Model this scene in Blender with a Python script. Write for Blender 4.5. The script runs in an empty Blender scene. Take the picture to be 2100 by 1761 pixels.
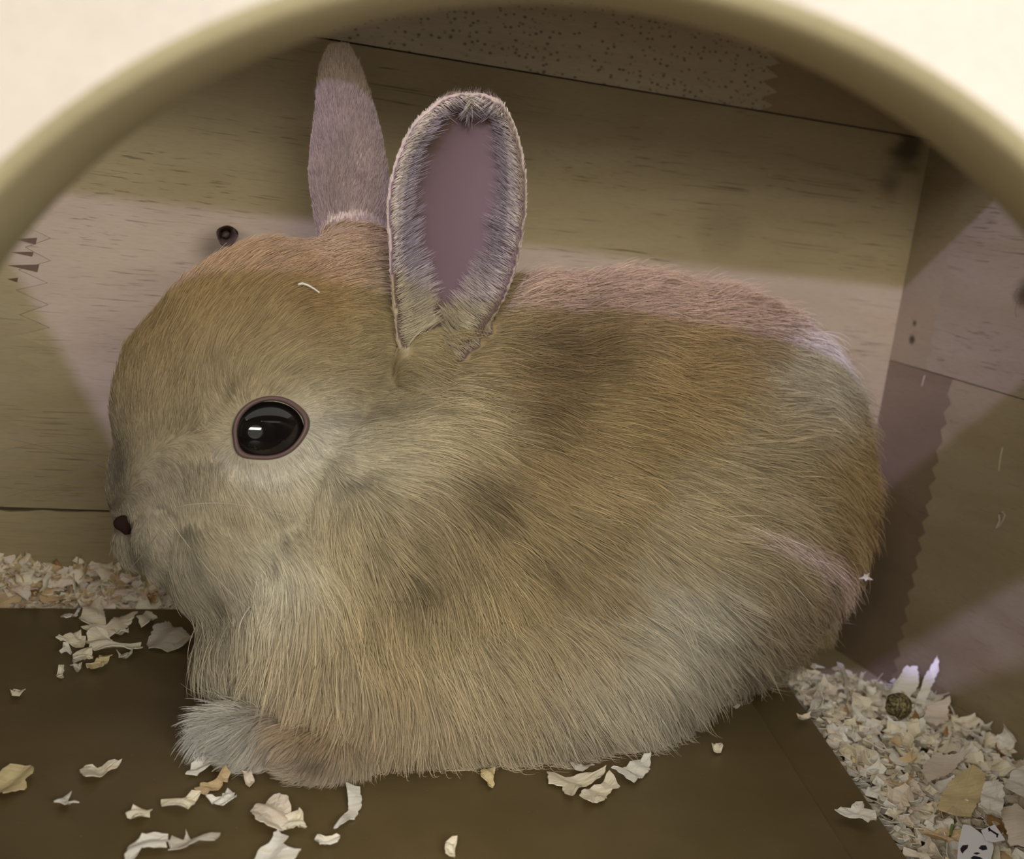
import bpy, bmesh, math, random
import numpy as np
from mathutils import Vector, Matrix, kdtree, noise
from mathutils.geometry import tessellate_polygon

# ------------------------------------------------------------------ camera
SC = bpy.context.scene
COL = SC.collection
PPX, PPY, FPX = 1050.0, 880.5, 2753.7          # principal point and focal length for the 2100x1761 frame
# rows: world X, Y, Z axes in camera axes (right, up, back)
R = np.array([[0.92822368, -0.05602731, -0.36777948],
              [-0.3471468, 0.22498419, -0.91042365],
              [0.13375316, 0.97275025, 0.18938595]])
CAM = np.array([0.0, 0.0, 0.138])
cd = bpy.data.cameras.new('camera'); cam = bpy.data.objects.new('camera', cd); COL.objects.link(cam)
cam.matrix_world = Matrix([[*R[0], CAM[0]], [*R[1], CAM[1]], [*R[2], CAM[2]], [0, 0, 0, 1]])
cd.sensor_fit = 'HORIZONTAL'; cd.sensor_width = 6.17; cd.lens = 6.17 * FPX / 2100.0
cd.clip_start = 0.005; cd.clip_end = 50
cd.dof.use_dof = True; cd.dof.focus_distance = 0.285; cd.dof.aperture_fstop = cd.lens / 1.9
SC.camera = cam
SC.view_settings.view_transform = 'Standard'; SC.view_settings.look = 'None'
SC.view_settings.gamma = 1.0; SC.view_settings.use_curve_mapping = False
SC.view_settings.exposure = 0.0
try:
    SC.cycles.use_denoising = True
    SC.cycles.sample_clamp_indirect = 4.0
    SC.cycles.max_bounces = 10; SC.cycles.diffuse_bounces = 6
except Exception:
    pass

# ------------------------------------------------------------------ light
W = bpy.data.worlds.new('world'); SC.world = W; W.use_nodes = True
W.node_tree.nodes['Background'].inputs[0].default_value = (1.0, 0.96, 0.88, 1)
W.node_tree.nodes['Background'].inputs[1].default_value = 0.85

def aim(o, loc, tgt):
    o.location = loc
    o.rotation_euler = (Vector(tgt) - Vector(loc)).to_track_quat('-Z', 'Y').to_euler()

# the room's ceiling lamp panel, in front of and above the wooden house
la = bpy.data.lights.new('room_lamp', 'AREA'); la.shape = 'RECTANGLE'; la.size = 1.3; la.size_y = 0.4
la.energy = 15; la.color = (1.0, 0.965, 0.88)
lo = bpy.data.objects.new('room_lamp', la); COL.objects.link(lo); aim(lo, (-0.25, -0.76, 0.95), (0.08, 0.12, 0.09))
# added fill light, no real lamp: before the doorway, just below roof level
lf = bpy.data.lights.new('front_fill', 'AREA'); lf.shape = 'RECTANGLE'; lf.size = 0.36; lf.size_y = 0.05
lf.energy = 1.5; lf.color = (1.0, 0.968, 0.89)
lfo = bpy.data.objects.new('front_fill', lf); COL.objects.link(lfo); aim(lfo, (-0.02, -0.11, 0.176), (0.09, 0.20, 0.03))
# a narrow cool lavender LED lamp whose light falls through the slatted roof
ls = bpy.data.lights.new('led_lamp', 'SUN'); ls.energy = 2.4; ls.color = (0.50, 0.44, 1.0); ls.angle = math.radians(1.3)
lso = bpy.data.objects.new('led_lamp', ls); COL.objects.link(lso)
LED_DIR = Vector((0.42, 0.745, -0.667)).normalized()
lso.rotation_euler = LED_DIR.to_track_quat('-Z', 'Y').to_euler(); lso.location = (-0.5, -0.8, 1.1)

# ------------------------------------------------------------------ helpers
def ray(px, py):
    d = np.array([(px - PPX) / FPX, -(py - PPY) / FPX, -1.0])
    return R @ d

def on_plane(px, py, axis, val):
    d = ray(px, py); t = (val - CAM[axis]) / d[axis]
    return Vector(CAM + d * t)

def uvw_to_world(P):
    """body space (two sideways axes in 0.1 mm-ish steps plus depth) to metres in the house"""
    P = np.asarray(P, float)
    D = 0.279 + (P[..., 0] - 400.0) / 1100.0 * 0.058 + P[..., 2] * 0.000108
    c = np.stack([(P[..., 0] - PPX) / FPX * D, -(P[..., 1] - PPY) / FPX * D, -D], -1)
    return c @ R.T + CAM

def link(o, parent=None, kind=None, label=None, cat=None, group=None):
    COL.objects.link(o)
    if parent is not None: o.parent = parent
    if kind: o['kind'] = kind
    if label: o['label'] = label
    if cat: o['category'] = cat
    if group: o['group'] = group
    return o

def mesh_obj(name, verts, faces, mat, parent=None, smooth=False, **kw):
    me = bpy.data.meshes.new(name); me.from_pydata([tuple(v) for v in verts], [], [tuple(f) for f in faces])
    me.update()
    if mat: me.materials.append(mat)
    if smooth: me.polygons.foreach_set('use_smooth', [True] * len(me.polygons))
    return link(bpy.data.objects.new(name, me), parent, **kw)

def nodes(name):
    m = bpy.data.materials.new(name); m.use_nodes = True
    nt = m.node_tree; b = nt.nodes['Principled BSDF']
    return m, nt, b

def N(nt, typ, **kw):
    n = nt.nodes.new(typ)
    for k, v in kw.items():
        if k.startswith('i_'):
            n.inputs[int(k[2:])].default_value = v
        else:
            setattr(n, k, v)
    return n

def mixc(nt, fac, a, b, mode='MIX'):
    n = nt.nodes.new('ShaderNodeMix'); n.data_type = 'RGBA'; n.blend_type = mode
    for sock, v in ((n.inputs[0], fac), (n.inputs[6], a), (n.inputs[7], b)):
        if hasattr(v, 'is_output'): nt.links.new(v, sock)
        elif isinstance(v, (int, float)): sock.default_value = v
        else: sock.default_value = (*v, 1) if len(v) == 3 else v
    return n.outputs[2]

def maprange(nt, val, a, b, c=0.0, d=1.0, smooth=True):
    n = nt.nodes.new('ShaderNodeMapRange')
    n.interpolation_type = 'SMOOTHSTEP' if smooth else 'LINEAR'
    nt.links.new(val, n.inputs[0])
    for i, v in enumerate((a, b, c, d)): n.inputs[i + 1].default_value = v
    return n.outputs[0]

def math2(nt, op, a, b=None):
    n = nt.nodes.new('ShaderNodeMath'); n.operation = op
    for i, v in enumerate((a, b)):
        if v is None: continue
        if hasattr(v, 'is_output'): nt.links.new(v, n.inputs[i])
        else: n.inputs[i].default_value = v
    return n.outputs[0]

def simple(name, col, rough=0.6, spec=0.3, **kw):
    m, nt, b = nodes(name)
    b.inputs['Base Color'].default_value = (*col, 1); b.inputs['Roughness'].default_value = rough
    b.inputs['Specular IOR Level'].default_value = spec
    for k, v in kw.items(): b.inputs[k.replace('_', ' ')].default_value = v
    return m

def wood(name, base, dark, axis='X', pores=0.6, speck=0.0, seed=0.0, spots=(), figure=0.35, rough=0.55):
    """rubberwood: colour bands and fine dark pore dashes along the grain, optional round specks and stains"""
    m, nt, b = nodes(name)
    tc = N(nt, 'ShaderNodeTexCoord')
    def scaled(sa, sb, dist=0.0):
        mp = N(nt, 'ShaderNodeMapping')
        mp.inputs['Location'].default_value = (seed * 3.1, seed * 1.7, seed * 2.3)
        s = {'X': (sa, sb, sb), 'Y': (sb, sa, sb), 'Z': (sb, sb, sa)}[axis]
        mp.inputs['Scale'].default_value = s
        nt.links.new(tc.outputs['Object'], mp.inputs[0])
        return mp.outputs[0]
    # warp the grain a little
    wn = N(nt, 'ShaderNodeTexNoise'); nt.links.new(scaled(9, 22), wn.inputs['Vector']); wn.inputs['Scale'].default_value = 1.0
    wn.inputs['Detail'].default_value = 2.0
    def warped(sa, sb, k):
        v = N(nt, 'ShaderNodeVectorMath', operation='MULTIPLY_ADD')
        nt.links.new(wn.outputs['Color'], v.inputs[0]); v.inputs[1].default_value = (k, k, k)
        nt.links.new(scaled(sa, sb), v.inputs[2]); return v.outputs[0]
    band = N(nt, 'ShaderNodeTexNoise'); nt.links.new(warped(7, 120, 4.0), band.inputs['Vector'])
    band.inputs['Scale'].default_value = 1.0; band.inputs['Detail'].default_value = 4.0
    bandf = maprange(nt, band.outputs[0], 0.32, 0.72)
    big = N(nt, 'ShaderNodeTexNoise'); nt.links.new(scaled(10, 30), big.inputs['Vector']); big.inputs['Scale'].default_value = 1.0
    bigf = maprange(nt, big.outputs[0], 0.35, 0.7)
    col = mixc(nt, math2(nt, 'MULTIPLY', bandf, figure), base, dark)
    col = mixc(nt, math2(nt, 'MULTIPLY', bigf, 0.22), col, tuple(c * 0.62 for c in dark))
    pore = N(nt, 'ShaderNodeTexNoise'); nt.links.new(warped(70, 2100, 14.0), pore.inputs['Vector'])
    pore.inputs['Scale'].default_value = 1.0; pore.inputs['Detail'].default_value = 2.0; pore.inputs['Roughness'].default_value = 0.6
    dens = N(nt, 'ShaderNodeTexNoise'); nt.links.new(scaled(14, 70), dens.inputs['Vector']); dens.inputs['Scale'].default_value = 1.0
    densf = maprange(nt, dens.outputs[0], 0.34, 0.58)
    pf = math2(nt, 'MULTIPLY', maprange(nt, pore.outputs[0], 0.58, 0.74), math2(nt, 'MULTIPLY', densf, pores))
    dk = tuple(c * 0.30 for c in dark)
    col = mixc(nt, pf, col, dk)
    height = pf
    fine = N(nt, 'ShaderNodeTexNoise'); nt.links.new(scaled(300, 3000), fine.inputs['Vector']); fine.inputs['Scale'].default_value = 1.0
    col = mixc(nt, maprange(nt, fine.outputs[0], 0.4, 0.8, 0.0, 0.22), col, tuple(c * 0.6 for c in dark))
    if speck > 0:
        vo = N(nt, 'ShaderNodeTexVoronoi'); nt.links.new(scaled(560, 820), vo.inputs['Vector']); vo.inputs['Scale'].default_value = 1.0
        vo.inputs['Randomness'].default_value = 1.0
        sf = math2(nt, 'MULTIPLY', maprange(nt, vo.outputs['Distance'], 0.38, 0.15), speck)
        keep = N(nt, 'ShaderNodeSeparateColor'); nt.links.new(vo.outputs['Color'], keep.inputs[0])
        sf = math2(nt, 'MULTIPLY', sf, maprange(nt, keep.outputs[0], 0.1, 0.6))
        col = mixc(nt, sf, col, tuple(c * 0.42 for c in dark))
        height = math2(nt, 'MAXIMUM', height, sf)
    for (sx, sy, sz, r, k) in spots:
        d = N(nt, 'ShaderNodeVectorMath', operation='DISTANCE'); nt.links.new(tc.outputs['Object'], d.inputs[0])
        d.inputs[1].default_value = (sx, sy, sz)
        wob = math2(nt, 'ADD', d.outputs['Value'], math2(nt, 'MULTIPLY', math2(nt, 'SUBTRACT', band.outputs[0], 0.5), r * 1.5))
        col = mixc(nt, maprange(nt, wob, r, r * 0.15, 0, k), col, tuple(c * 0.25 for c in dark))
    nt.links.new(col, b.inputs['Base Color'])
    b.inputs['Roughness'].default_value = rough; b.inputs['Specular IOR Level'].default_value = 0.25
    bp = N(nt, 'ShaderNodeBump'); bp.inputs['Strength'].default_value = 0.5; bp.inputs['Distance'].default_value = 0.0003
    bp.invert = True
    nt.links.new(height, bp.inputs['Height']); nt.links.new(bp.outputs[0], b.inputs['Normal'])
    return m

def slab(name, poly, holes, to3, depth, mat, parent, **kw):
    """poly, holes in wall coordinates (a, z); to3(a, z, t) gives the point t metres behind the face"""
    loops = [poly] + list(holes)
    flat = [p for l in loops for p in l]
    tris = tessellate_polygon([[Vector((a, z, 0)) for a, z in l] for l in loops])
    n = len(flat)
    V = [to3(a, z, 0) for a, z in flat] + [to3(a, z, depth) for a, z in flat]
    F = [tuple(t) for t in tris] + [tuple(i + n for i in reversed(t)) for t in tris]
    k = 0
    for l in loops:
        m = len(l)
        for i in range(m):
            j = (i + 1) % m
            F.append((k + i, k + j, k + j + n, k + i + n))
        k += m
    o = mesh_obj(name, V, F, mat, parent, **kw)
    bm = bmesh.new(); bm.from_mesh(o.data); bmesh.ops.recalc_face_normals(bm, faces=bm.faces); bm.to_mesh(o.data); bm.free()
    return o

def box_obj(name, x0, x1, y0, y1, z0, z1, mat, parent=None, **kw):
    V = [(x, y, z) for z in (z0, z1) for y in (y0, y1) for x in (x0, x1)]
    F = [(0, 2, 3, 1), (4, 5, 7, 6), (0, 1, 5, 4), (2, 6, 7, 3), (0, 4, 6, 2), (1, 3, 7, 5)]
    return mesh_obj(name, V, F, mat, parent, **kw)

# ------------------------------------------------------------------ the wooden house
YW, XW, ZC, XL = 0.3451, 0.2620, 0.190, -0.10      # back wall, right wall, roof, left wall
MATZ = 0.016                                       # top of the brown plastic tray
BASE = (0.385, 0.31, 0.18); DARK = (0.27, 0.20, 0.10)

w_mid = wood('rubberwood_back_middle', BASE, DARK, 'X', pores=0.75, seed=1.0,
             spots=[(0.0545, YW, 0.1085, 0.010, 0.75), (0.2545, YW, 0.1600, 0.009, 0.9), (0.2500, YW, 0.148, 0.006, 0.5),
                    (0.196, YW, 0.128, 0.012, 0.22)])
w_midl = wood('rubberwood_back_left', (0.360, 0.292, 0.176), DARK, 'X', pores=0.35, seed=5.2)
w_low = wood('rubberwood_back_low', (0.368, 0.296, 0.168), DARK, 'X', pores=0.3, seed=9.0)
w_top = wood('rubberwood_back_speckled', (0.52, 0.45, 0.32), (0.36, 0.28, 0.16), 'X', pores=0.1, speck=0.85, seed=2.4)
w_topd = wood('rubberwood_back_brown', (0.36, 0.28, 0.16), (0.27, 0.20, 0.11), 'X', pores=0.2, seed=7.1)
w_rt = wood('rubberwood_right_top', (0.360, 0.296, 0.200), DARK, 'Y', pores=0.8, seed=3.3,
            spots=[(*on_plane(2108, 608, 0, XW), 0.007, 0.95)])
w_rtc = wood('rubberwood_right_corner', (0.344, 0.276, 0.176), DARK, 'Y', pores=0.3, speck=0.15, seed=4.6,
             spots=[(XW, 0.3365, 0.1085, 0.0016, 1.0), (XW, 0.3362, 0.1035, 0.0020, 1.0)])
w_rd = wood('rubberwood_right_brown', (0.232, 0.172, 0.108), (0.18, 0.125, 0.075), 'Y', pores=0.3, seed=6.2, figure=0.5)
w_rl = wood('rubberwood_right_low', (0.368, 0.300, 0.184), DARK, 'Y', pores=0.3, seed=8.4, figure=0.6)
w_plain = wood('rubberwood_plain', BASE, DARK, 'X', pores=0.3, seed=11.0)
w_joint = simple('dark_joint_wood', (0.10, 0.065, 0.035), 0.9)  # dark brown backing that shows in the plank joints
w_ext = wood('rubberwood_front', (0.41, 0.37, 0.335), (0.33, 0.295, 0.26), 'X', pores=0.1, seed=12.0, figure=0.5, rough=0.5)
w_rim = wood('rubberwood_rim', (0.25, 0.22, 0.135), (0.18, 0.155, 0.09), 'X', pores=0.15, seed=13.0)

bk3 = lambda a, z, t: (a, YW + t, z)
rt3 = lambda a, z, t: (XW + t, a, z)

def zigzag(a, z0, z1, pitch, amp, rnd):
    pts = []; z = z0; k = 0
    while z < z1 - pitch * 0.4:
        pts.append((a + (amp if k % 2 else -amp) * rnd.uniform(0.6, 1.1), z)); z += pitch * rnd.uniform(0.42, 0.58); k += 1
    pts.append((a, z1)); return pts

rnd = random.Random(4)
wall_back = box_obj('wall_back', XL, XW + 0.012, YW + 0.004, YW + 0.012, -0.004, ZC, w_joint, kind='structure')
G = 0.00022
# upper board with a finger joint
zz = zigzag(0.2035, 0.1633 + G, ZC, 0.0042, 0.0028, rnd)
slab('plank', [(XL, 0.1633 + G)] + zz + [(XL, ZC)], [], bk3, 0.004, w_top, wall_back)
slab('plank', [(p[0] + 0.00008, p[1]) for p in zz] + [(XW, ZC), (XW, 0.1633 + G)], [], bk3, 0.004, w_topd, wall_back)
# middle board with a finger joint at the left and a knot hole
zz = zigzag(0.0105, 0.0385 + G, 0.1633 - G, 0.0056, 0.0042, rnd)
slab('plank', [(XL, 0.0385 + G)] + zz + [(XL, 0.1633 - G)], [], bk3, 0.004, w_midl, wall_back)
kc = on_plane(466, 484, 1, YW)
hole = [(kc.x + 0.0027 * math.cos(t) * (1 + 0.12 * math.sin(3 * t)), kc.z + 0.0027 * math.sin(t)) for t in [i * math.tau / 22 for i in range(22)]]
slab('plank', [(p[0] + (0.0002 if 0.084 < p[1] < 0.108 else 0.00003), p[1]) for p in zz] + [(XW, 0.1633 - G), (XW, 0.0385 + G)], [hole], bk3, 0.004, w_mid, wall_back)
# lower board: its top edge is chipped, so the joint shows as a dark crack
top = [(XL + i * 0.004, 0.0385 - G - 0.00022 * (1 + math.sin(i * 1.7) * 0.8) - (0.0004 if i in (27, 28) else 0)) for i in range(int((XW - XL) / 0.004))]
slab('plank', [(XL, 0.0), (XW, 0.0), (XW, 0.0383)] + top[::-1], [], bk3, 0.004, w_low, wall_back)
# knot: a dark dished plug sitting in the hole
kv = [(kc.x, YW + 0.0022, kc.z)]; kf = []
for ri, (rr, dd) in enumerate(((0.0011, 0.0021), (0.0021, 0.0012), (0.0026, 0.0003), (0.00275, 0.0016))):
    for i in range(18):
        t = i * math.tau / 18; j = rr * (1 + 0.06 * math.sin(5 * t + ri))
        kv.append((kc.x + j * math.cos(t), YW + dd, kc.z + j * math.sin(t)))
for i in range(18):
    j = (i + 1) % 18; kf.append((0, 1 + i, 1 + j))
    for r_ in range(3): kf.append((1 + r_ * 18 + i, 1 + r_ * 18 + j, 19 + r_ * 18 + j, 19 + r_ * 18 + i))
mesh_obj('knot', kv, kf, simple('dark_knot_wood', (0.055, 0.032, 0.016), 0.8), wall_back, smooth=True, label='dark round knot in pale plank')
# pores and chips of the finger joint at the left
for (px, py, w_, h_) in ((45, 519, 22, 5), (48, 547, 30, 8), (26, 573, 10, 5), (52, 492, 22, 7)):
    c = on_plane(px, py, 1, YW); s = 0.00012
    V = [(c.x - w_ * s, YW - 0.00006, c.z), (c.x + w_ * s, YW - 0.00006, c.z + h_ * s), (c.x + w_ * s * 0.9, YW - 0.00006, c.z - h_ * s),
         (c.x, YW + 0.001, c.z)]
    mesh_obj('joint_gap', V, [(0, 2, 1), (0, 3, 2), (2, 3, 1), (1, 3, 0)], w_joint, wall_back)

wall_right = box_obj('wall_right', XW + 0.004, XW + 0.012, -0.06, YW + 0.012, -0.004, ZC, w_joint, kind='structure')
zz = zigzag(0.3270, 0.0955 + G, ZC, 0.0062, 0.0011, rnd)
G = 0.00008
slab('plank', [(-0.02, 0.0955 + G)] + zz + [(-0.02, ZC)], [], rt3, 0.004, w_rt, wall_right)
slab('plank', [(p[0] + 0.00004, p[1]) for p in zz] + [(YW - G, ZC), (YW - G, 0.0955 + G)], [], rt3, 0.004, w_rtc, wall_right)
zz = zigzag(0.3145, 0.0, 0.0955 - G, 0.0056, 0.0014, rnd)
slab('plank', [(-0.02, 0.0)] + zz + [(-0.02, 0.0955 - G)], [], rt3, 0.004, w_rl, wall_right)
slab('plank', [(p[0] + 0.00003, p[1]) for p in zz] + [(YW - G, 0.0955 - G), (YW - G, 0.0)], [], rt3, 0.004, w_rd, wall_right)

def pit(px, py, rx, rz, mat, name, parent, axis=0, seed=0, **kw):
    """a ragged shallow pit in the right wall"""
    c = on_plane(px, py, 0, XW); r_ = random.Random(seed); V = [(XW - 0.00008, c.y, c.z)]; F = []; n = 14
    for i in range(n):
        t = i * math.tau / n; k = r_.uniform(0.65, 1.2)
        V.append((XW - 0.00005, c.y + rx * k * math.cos(t), c.z + rz * k * math.sin(t)))
    V[0] = (XW + 0.0012, c.y, c.z)
    for i in range(n): F.append((0, 1 + i, 1 + (i + 1) % n))
    return mesh_obj(name, V, F, mat, parent, **kw)
m_pit = simple('pit_dark_brown', (0.07, 0.04, 0.02), 0.9)
pit(1873, 654, 0.0008, 0.0005, m_pit, 'nail_hole', wall_right, seed=1)
pit(1872, 687, 0.0012, 0.0007, m_pit, 'nail_hole', wall_right, seed=2)
pit(1957, 865, 0.0019, 0.00035, m_pit, 'chip', wall_right, seed=3)
pit(2092, 606, 0.0030, 0.0026, simple('knot_grey_brown', (0.11, 0.07, 0.045), 0.9), 'knot', wall_right, seed=4)
pit(2087, 633, 0.0008, 0.0022, m_pit, 'chip', wall_right, seed=5)

floor = box_obj('floor', XL - 0.01, XW + 0.012, -0.05, YW + 0.012, -0.006, 0.0, w_plain, kind='structure')
wall_left = box_obj('wall_left', XL - 0.01, XL, -0.02, YW + 0.012, 0.0, ZC, w_plain, kind='structure')
# roof boards with two open gaps that let the lamp's light in
ceil = box_obj('ceiling', XL - 0.01, XW + 0.012, 0.2645, YW + 0.012, ZC, ZC + 0.006, w_plain, kind='structure')
def roof_board(x0, x1, y0, y1): box_obj('roof_board', x0, x1, y0, y1, ZC, ZC + 0.006, w_plain, ceil)
roof_board(XL - 0.01, XW + 0.012, 0.1140, 0.1790)
roof_board(XL - 0.01, XW + 0.012, -0.06, 0.0700)
roof_board(XL - 0.01, -0.056, 0.1790, 0.2645)  # unseen end board, placed to cut the lavender light off at the left

# front board with the round doorway
TH = 0.019; YAW = 0.3653
nv = Vector((math.sin(YAW), math.cos(YAW), 0)); uv_ = Vector((math.cos(YAW), -math.sin(YAW), 0)); org = Vector((0.05, 0.1, 0.08))
def front_panel():
    hx, hz, hr = -0.0042, 0.0094, 0.0640
    n = 128; prof = [(hr + 0.0016, 0.0), (hr + 0.0005, 0.0004), (hr, 0.0016), (hr, TH - 0.0014), (hr + 0.0005, TH - 0.0003), (hr + 0.0016, TH)]
    V = []; F = []
    P = lambda a, z, t: org + uv_ * a + nv * t + Vector((0, 0, z))
    for (r_, t) in prof:
        for i in range(n):
            th = i * math.tau / n; V.append(P(hx + r_ * math.cos(th), hz + r_ * math.sin(th), t))
    for k in range(len(prof) - 1):
        for i in range(n):
            j = (i + 1) % n; F.append((k * n + i, k * n + j, (k + 1) * n + j, (k + 1) * n + i))
    a0, a1, z0, z1 = -0.142, 0.225, -0.080, 0.194 - 0.080
    def ring(base, t):
        o = len(V)
        for i in range(n):
            th = i * math.tau / n; c, s = math.cos(th), math.sin(th)
            k = min(((a1 - hx) / c) if c > 1e-6 else ((a0 - hx) / c if c < -1e-6 else 1e9),
                    ((z1 - hz) / s) if s > 1e-6 else ((z0 - hz) / s if s < -1e-6 else 1e9))
            V.append(P(hx + k * c, hz + k * s, t))
        for i in range(n):
            j = (i + 1) % n; F.append((base + i, base + j, o + j, o + i))
        return o
    a = ring(0, 0.0); b_ = ring((len(prof) - 1) * n, TH)
    for i in range(n):
        j = (i + 1) % n; F.append((a + i, a + j, b_ + j, b_ + i))
    o = mesh_obj('wall_front', V, F, w_ext, kind='structure')
    o.data.materials.append(w_rim)
    bm = bmesh.new(); bm.from_mesh(o.data); bmesh.ops.recalc_face_normals(bm, faces=bm.faces)
    bm.faces.ensure_lookup_table()
    for i, f in enumerate(bm.faces):
        if i < 5 * n: f.material_index = 1; f.smooth = True
    bm.to_mesh(o.data); bm.free()
front_panel()

# ------------------------------------------------------------------ brown plastic tray floor
def tray():
    m, nt, b = nodes('olive_brown_plastic')
    tc = N(nt, 'ShaderNodeTexCoord'); no = N(nt, 'ShaderNodeTexNoise'); nt.links.new(tc.outputs['Object'], no.inputs['Vector'])
    no.inputs['Scale'].default_value = 60; no.inputs['Detail'].default_value = 5
    du = N(nt, 'ShaderNodeTexVoronoi'); nt.links.new(tc.outputs['Object'], du.inputs['Vector']); du.inputs['Scale'].default_value = 260
    col = mixc(nt, maprange(nt, no.outputs[0], 0.35, 0.7), (0.115, 0.082, 0.033), (0.135, 0.097, 0.042))
    col = mixc(nt, maprange(nt, du.outputs['Distance'], 0.06, 0.03, 0, 0.35), col, (0.3, 0.26, 0.2))
    nt.links.new(col, b.inputs['Base Color']); b.inputs['Roughness'].default_value = 0.38
    b.inputs['Specular IOR Level'].default_value = 0.35
    fn = N(nt, 'ShaderNodeTexNoise'); nt.links.new(tc.outputs['Object'], fn.inputs['Vector']); fn.inputs['Scale'].default_value = 900
    bp = N(nt, 'ShaderNodeBump'); bp.inputs['Strength'].default_value = 0.12; bp.inputs['Distance'].default_value = 0.0002
    nt.links.new(fn.outputs[0], bp.inputs['Height']); nt.links.new(bp.outputs[0], b.inputs['Normal'])
    pts = lambda L: [tuple(on_plane(x, y, 2, MATZ))[:2] for x, y in L]
    bl = on_plane(0, 1247, 2, MATZ); e0 = on_plane(1623, 1402, 2, MATZ); e1 = on_plane(1870, 1759, 2, MATZ)
    r0 = on_plane(1581, 1497, 2, MATZ); r1 = on_plane(1744, 1753, 2, MATZ)
    def along(p, q, y): k = (y - p.y) / (q.y - p.y); return (p.x + (q.x - p.x) * k, y)
    yb, yf = 0.3345, 0.135
    def sheet(name, poly, z0, z1, parent, **kw):
        c = [sum(p[0] for p in poly) / len(poly), sum(p[1] for p in poly) / len(poly)]
        n = len(poly); bev = 0.0006
        V = []
        for (z, k) in ((z0, 0), (z1 - bev, 0), (z1 - bev * 0.3, 0.3), (z1, 1.0)):
            for p in poly:
                d = math.hypot(p[0] - c[0], p[1] - c[1]); s = 1 - bev * k / d
                V.append((c[0] + (p[0] - c[0]) * s, c[1] + (p[1] - c[1]) * s, z))
        F = [tuple(reversed(range(n))), tuple(range(3 * n, 4 * n))]
        for r_ in range(3):
            for i in range(n):
                j = (i + 1) % n; F.append((r_ * n + i, r_ * n + j, (r_ + 1) * n + j, (r_ + 1) * n + i))
        return mesh_obj(name, V, F, m, parent, **kw)
    t = bpy.data.objects.new('floor_tray', None); link(t, label='olive brown plastic tray that the rabbit lies on', cat='tray'); t.location = (0.1, 0.23, 0)
    def loc(poly): return [(x - 0.1, y - 0.23) for x, y in poly]
    sheet('sheet', loc([(XL + 0.005, yf), along(r0, r1, yf), along(r0, r1, yb), (XL + 0.005, yb)]), 0.0003, MATZ, t)
    sheet('border', loc([along(r0, r1, yf), along(e0, e1, yf), along(e0, e1, yb), along(r0, r1, yb)]), 0.0003, MATZ - 0.0014, t)
    return e0, e1
E0, E1 = tray()

# ------------------------------------------------------------------ the rabbit: body surface
def ellipsoid(bm, c, r, ang=0.0, seg=36):
    M = Matrix.Translation(c) @ Matrix.Rotation(math.radians(ang), 4, 'Z') @ Matrix.Diagonal((*r, 1))
    bmesh.ops.create_uvsphere(bm, u_segments=seg, v_segments=seg // 2, radius=1.0, matrix=M)

def evaluate(bm, mods):
    me = bpy.data.meshes.new('tmp'); bm.to_mesh(me); bm.free()
    o = bpy.data.objects.new('tmp', me); COL.objects.link(o)
    for typ, kw in mods:
        md = o.modifiers.new(typ, typ)
        for k, v in kw.items(): setattr(md, k, v)
    dg = bpy.context.evaluated_depsgraph_get()
    out = bpy.data.meshes.new_from_object(o.evaluated_get(dg))
    bpy.data.objects.remove(o); return out

bm = bmesh.new()
for c, r, a in (
    ((1415, 1010, 20), (365, 425, 300), 12),      # rump
    ((1440, 1110, -50), (285, 275, 255), 0),      # thigh
    ((1120, 1065, 10), (420, 500, 290), 0),
    ((1290, 960, 10), (330, 405, 290), 0),       # loin       # trunk
    ((900, 1150, -40), (330, 440, 275), 0),       # shoulder
    ((735, 1260, -22), (310, 300, 238), 0),       # chest
    ((585, 1285, 0), (175, 215, 170), -12),        # breast
    ((900, 830, 20), (260, 290, 200), 0),         # neck
    ((590, 800, 10), (325, 305, 210), -12),       # skull
    ((420, 830, 10), (190, 230, 150), 10),        # brow
    ((720, 640, 20), (170, 165, 150), 0),         # back of the head
    ((560, 1000, 0), (260, 195, 190), 0),         # cheek
    ((385, 990, 0), (150, 165, 125), 15),         # muzzle
    ((272, 985, 30), (58, 100, 60), 8),           # bridge of the nose
    ((330, 1085, -55), (62, 62, 60), 0),          # near lip pad
    ((290, 1090, 55), (60, 60, 60), 0),           # far lip pad
    ((350, 1130, 0), (80, 62, 75), 20),           # chin
    ((480, 1150, -10), (190, 130, 175), 30),        # throat
    ((560, 1528, -180), (130, 64, 62), 16),       # near fore paw
    ((472, 1512, -132), (60, 46, 52), 10),        # toes
    ((670, 1552, -238), (110, 66, 66), 12),       # wrist
    ((850, 1400, -170), (280, 200, 140), 0),      # elbow
    ((1080, 1390, -160), (360, 190, 150), 0),     # low flank
    ((1270, 1350, -130), (260, 150, 125), -20),   # rear flank
    ((560, 1450, 90), (95, 80, 70), 0),          # far fore leg
):
    ellipsoid(bm, c, r, a)
me0 = evaluate(bm, [('REMESH', dict(mode='VOXEL', voxel_size=11.0)), ('SMOOTH', dict(factor=0.5, iterations=26))])

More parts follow.
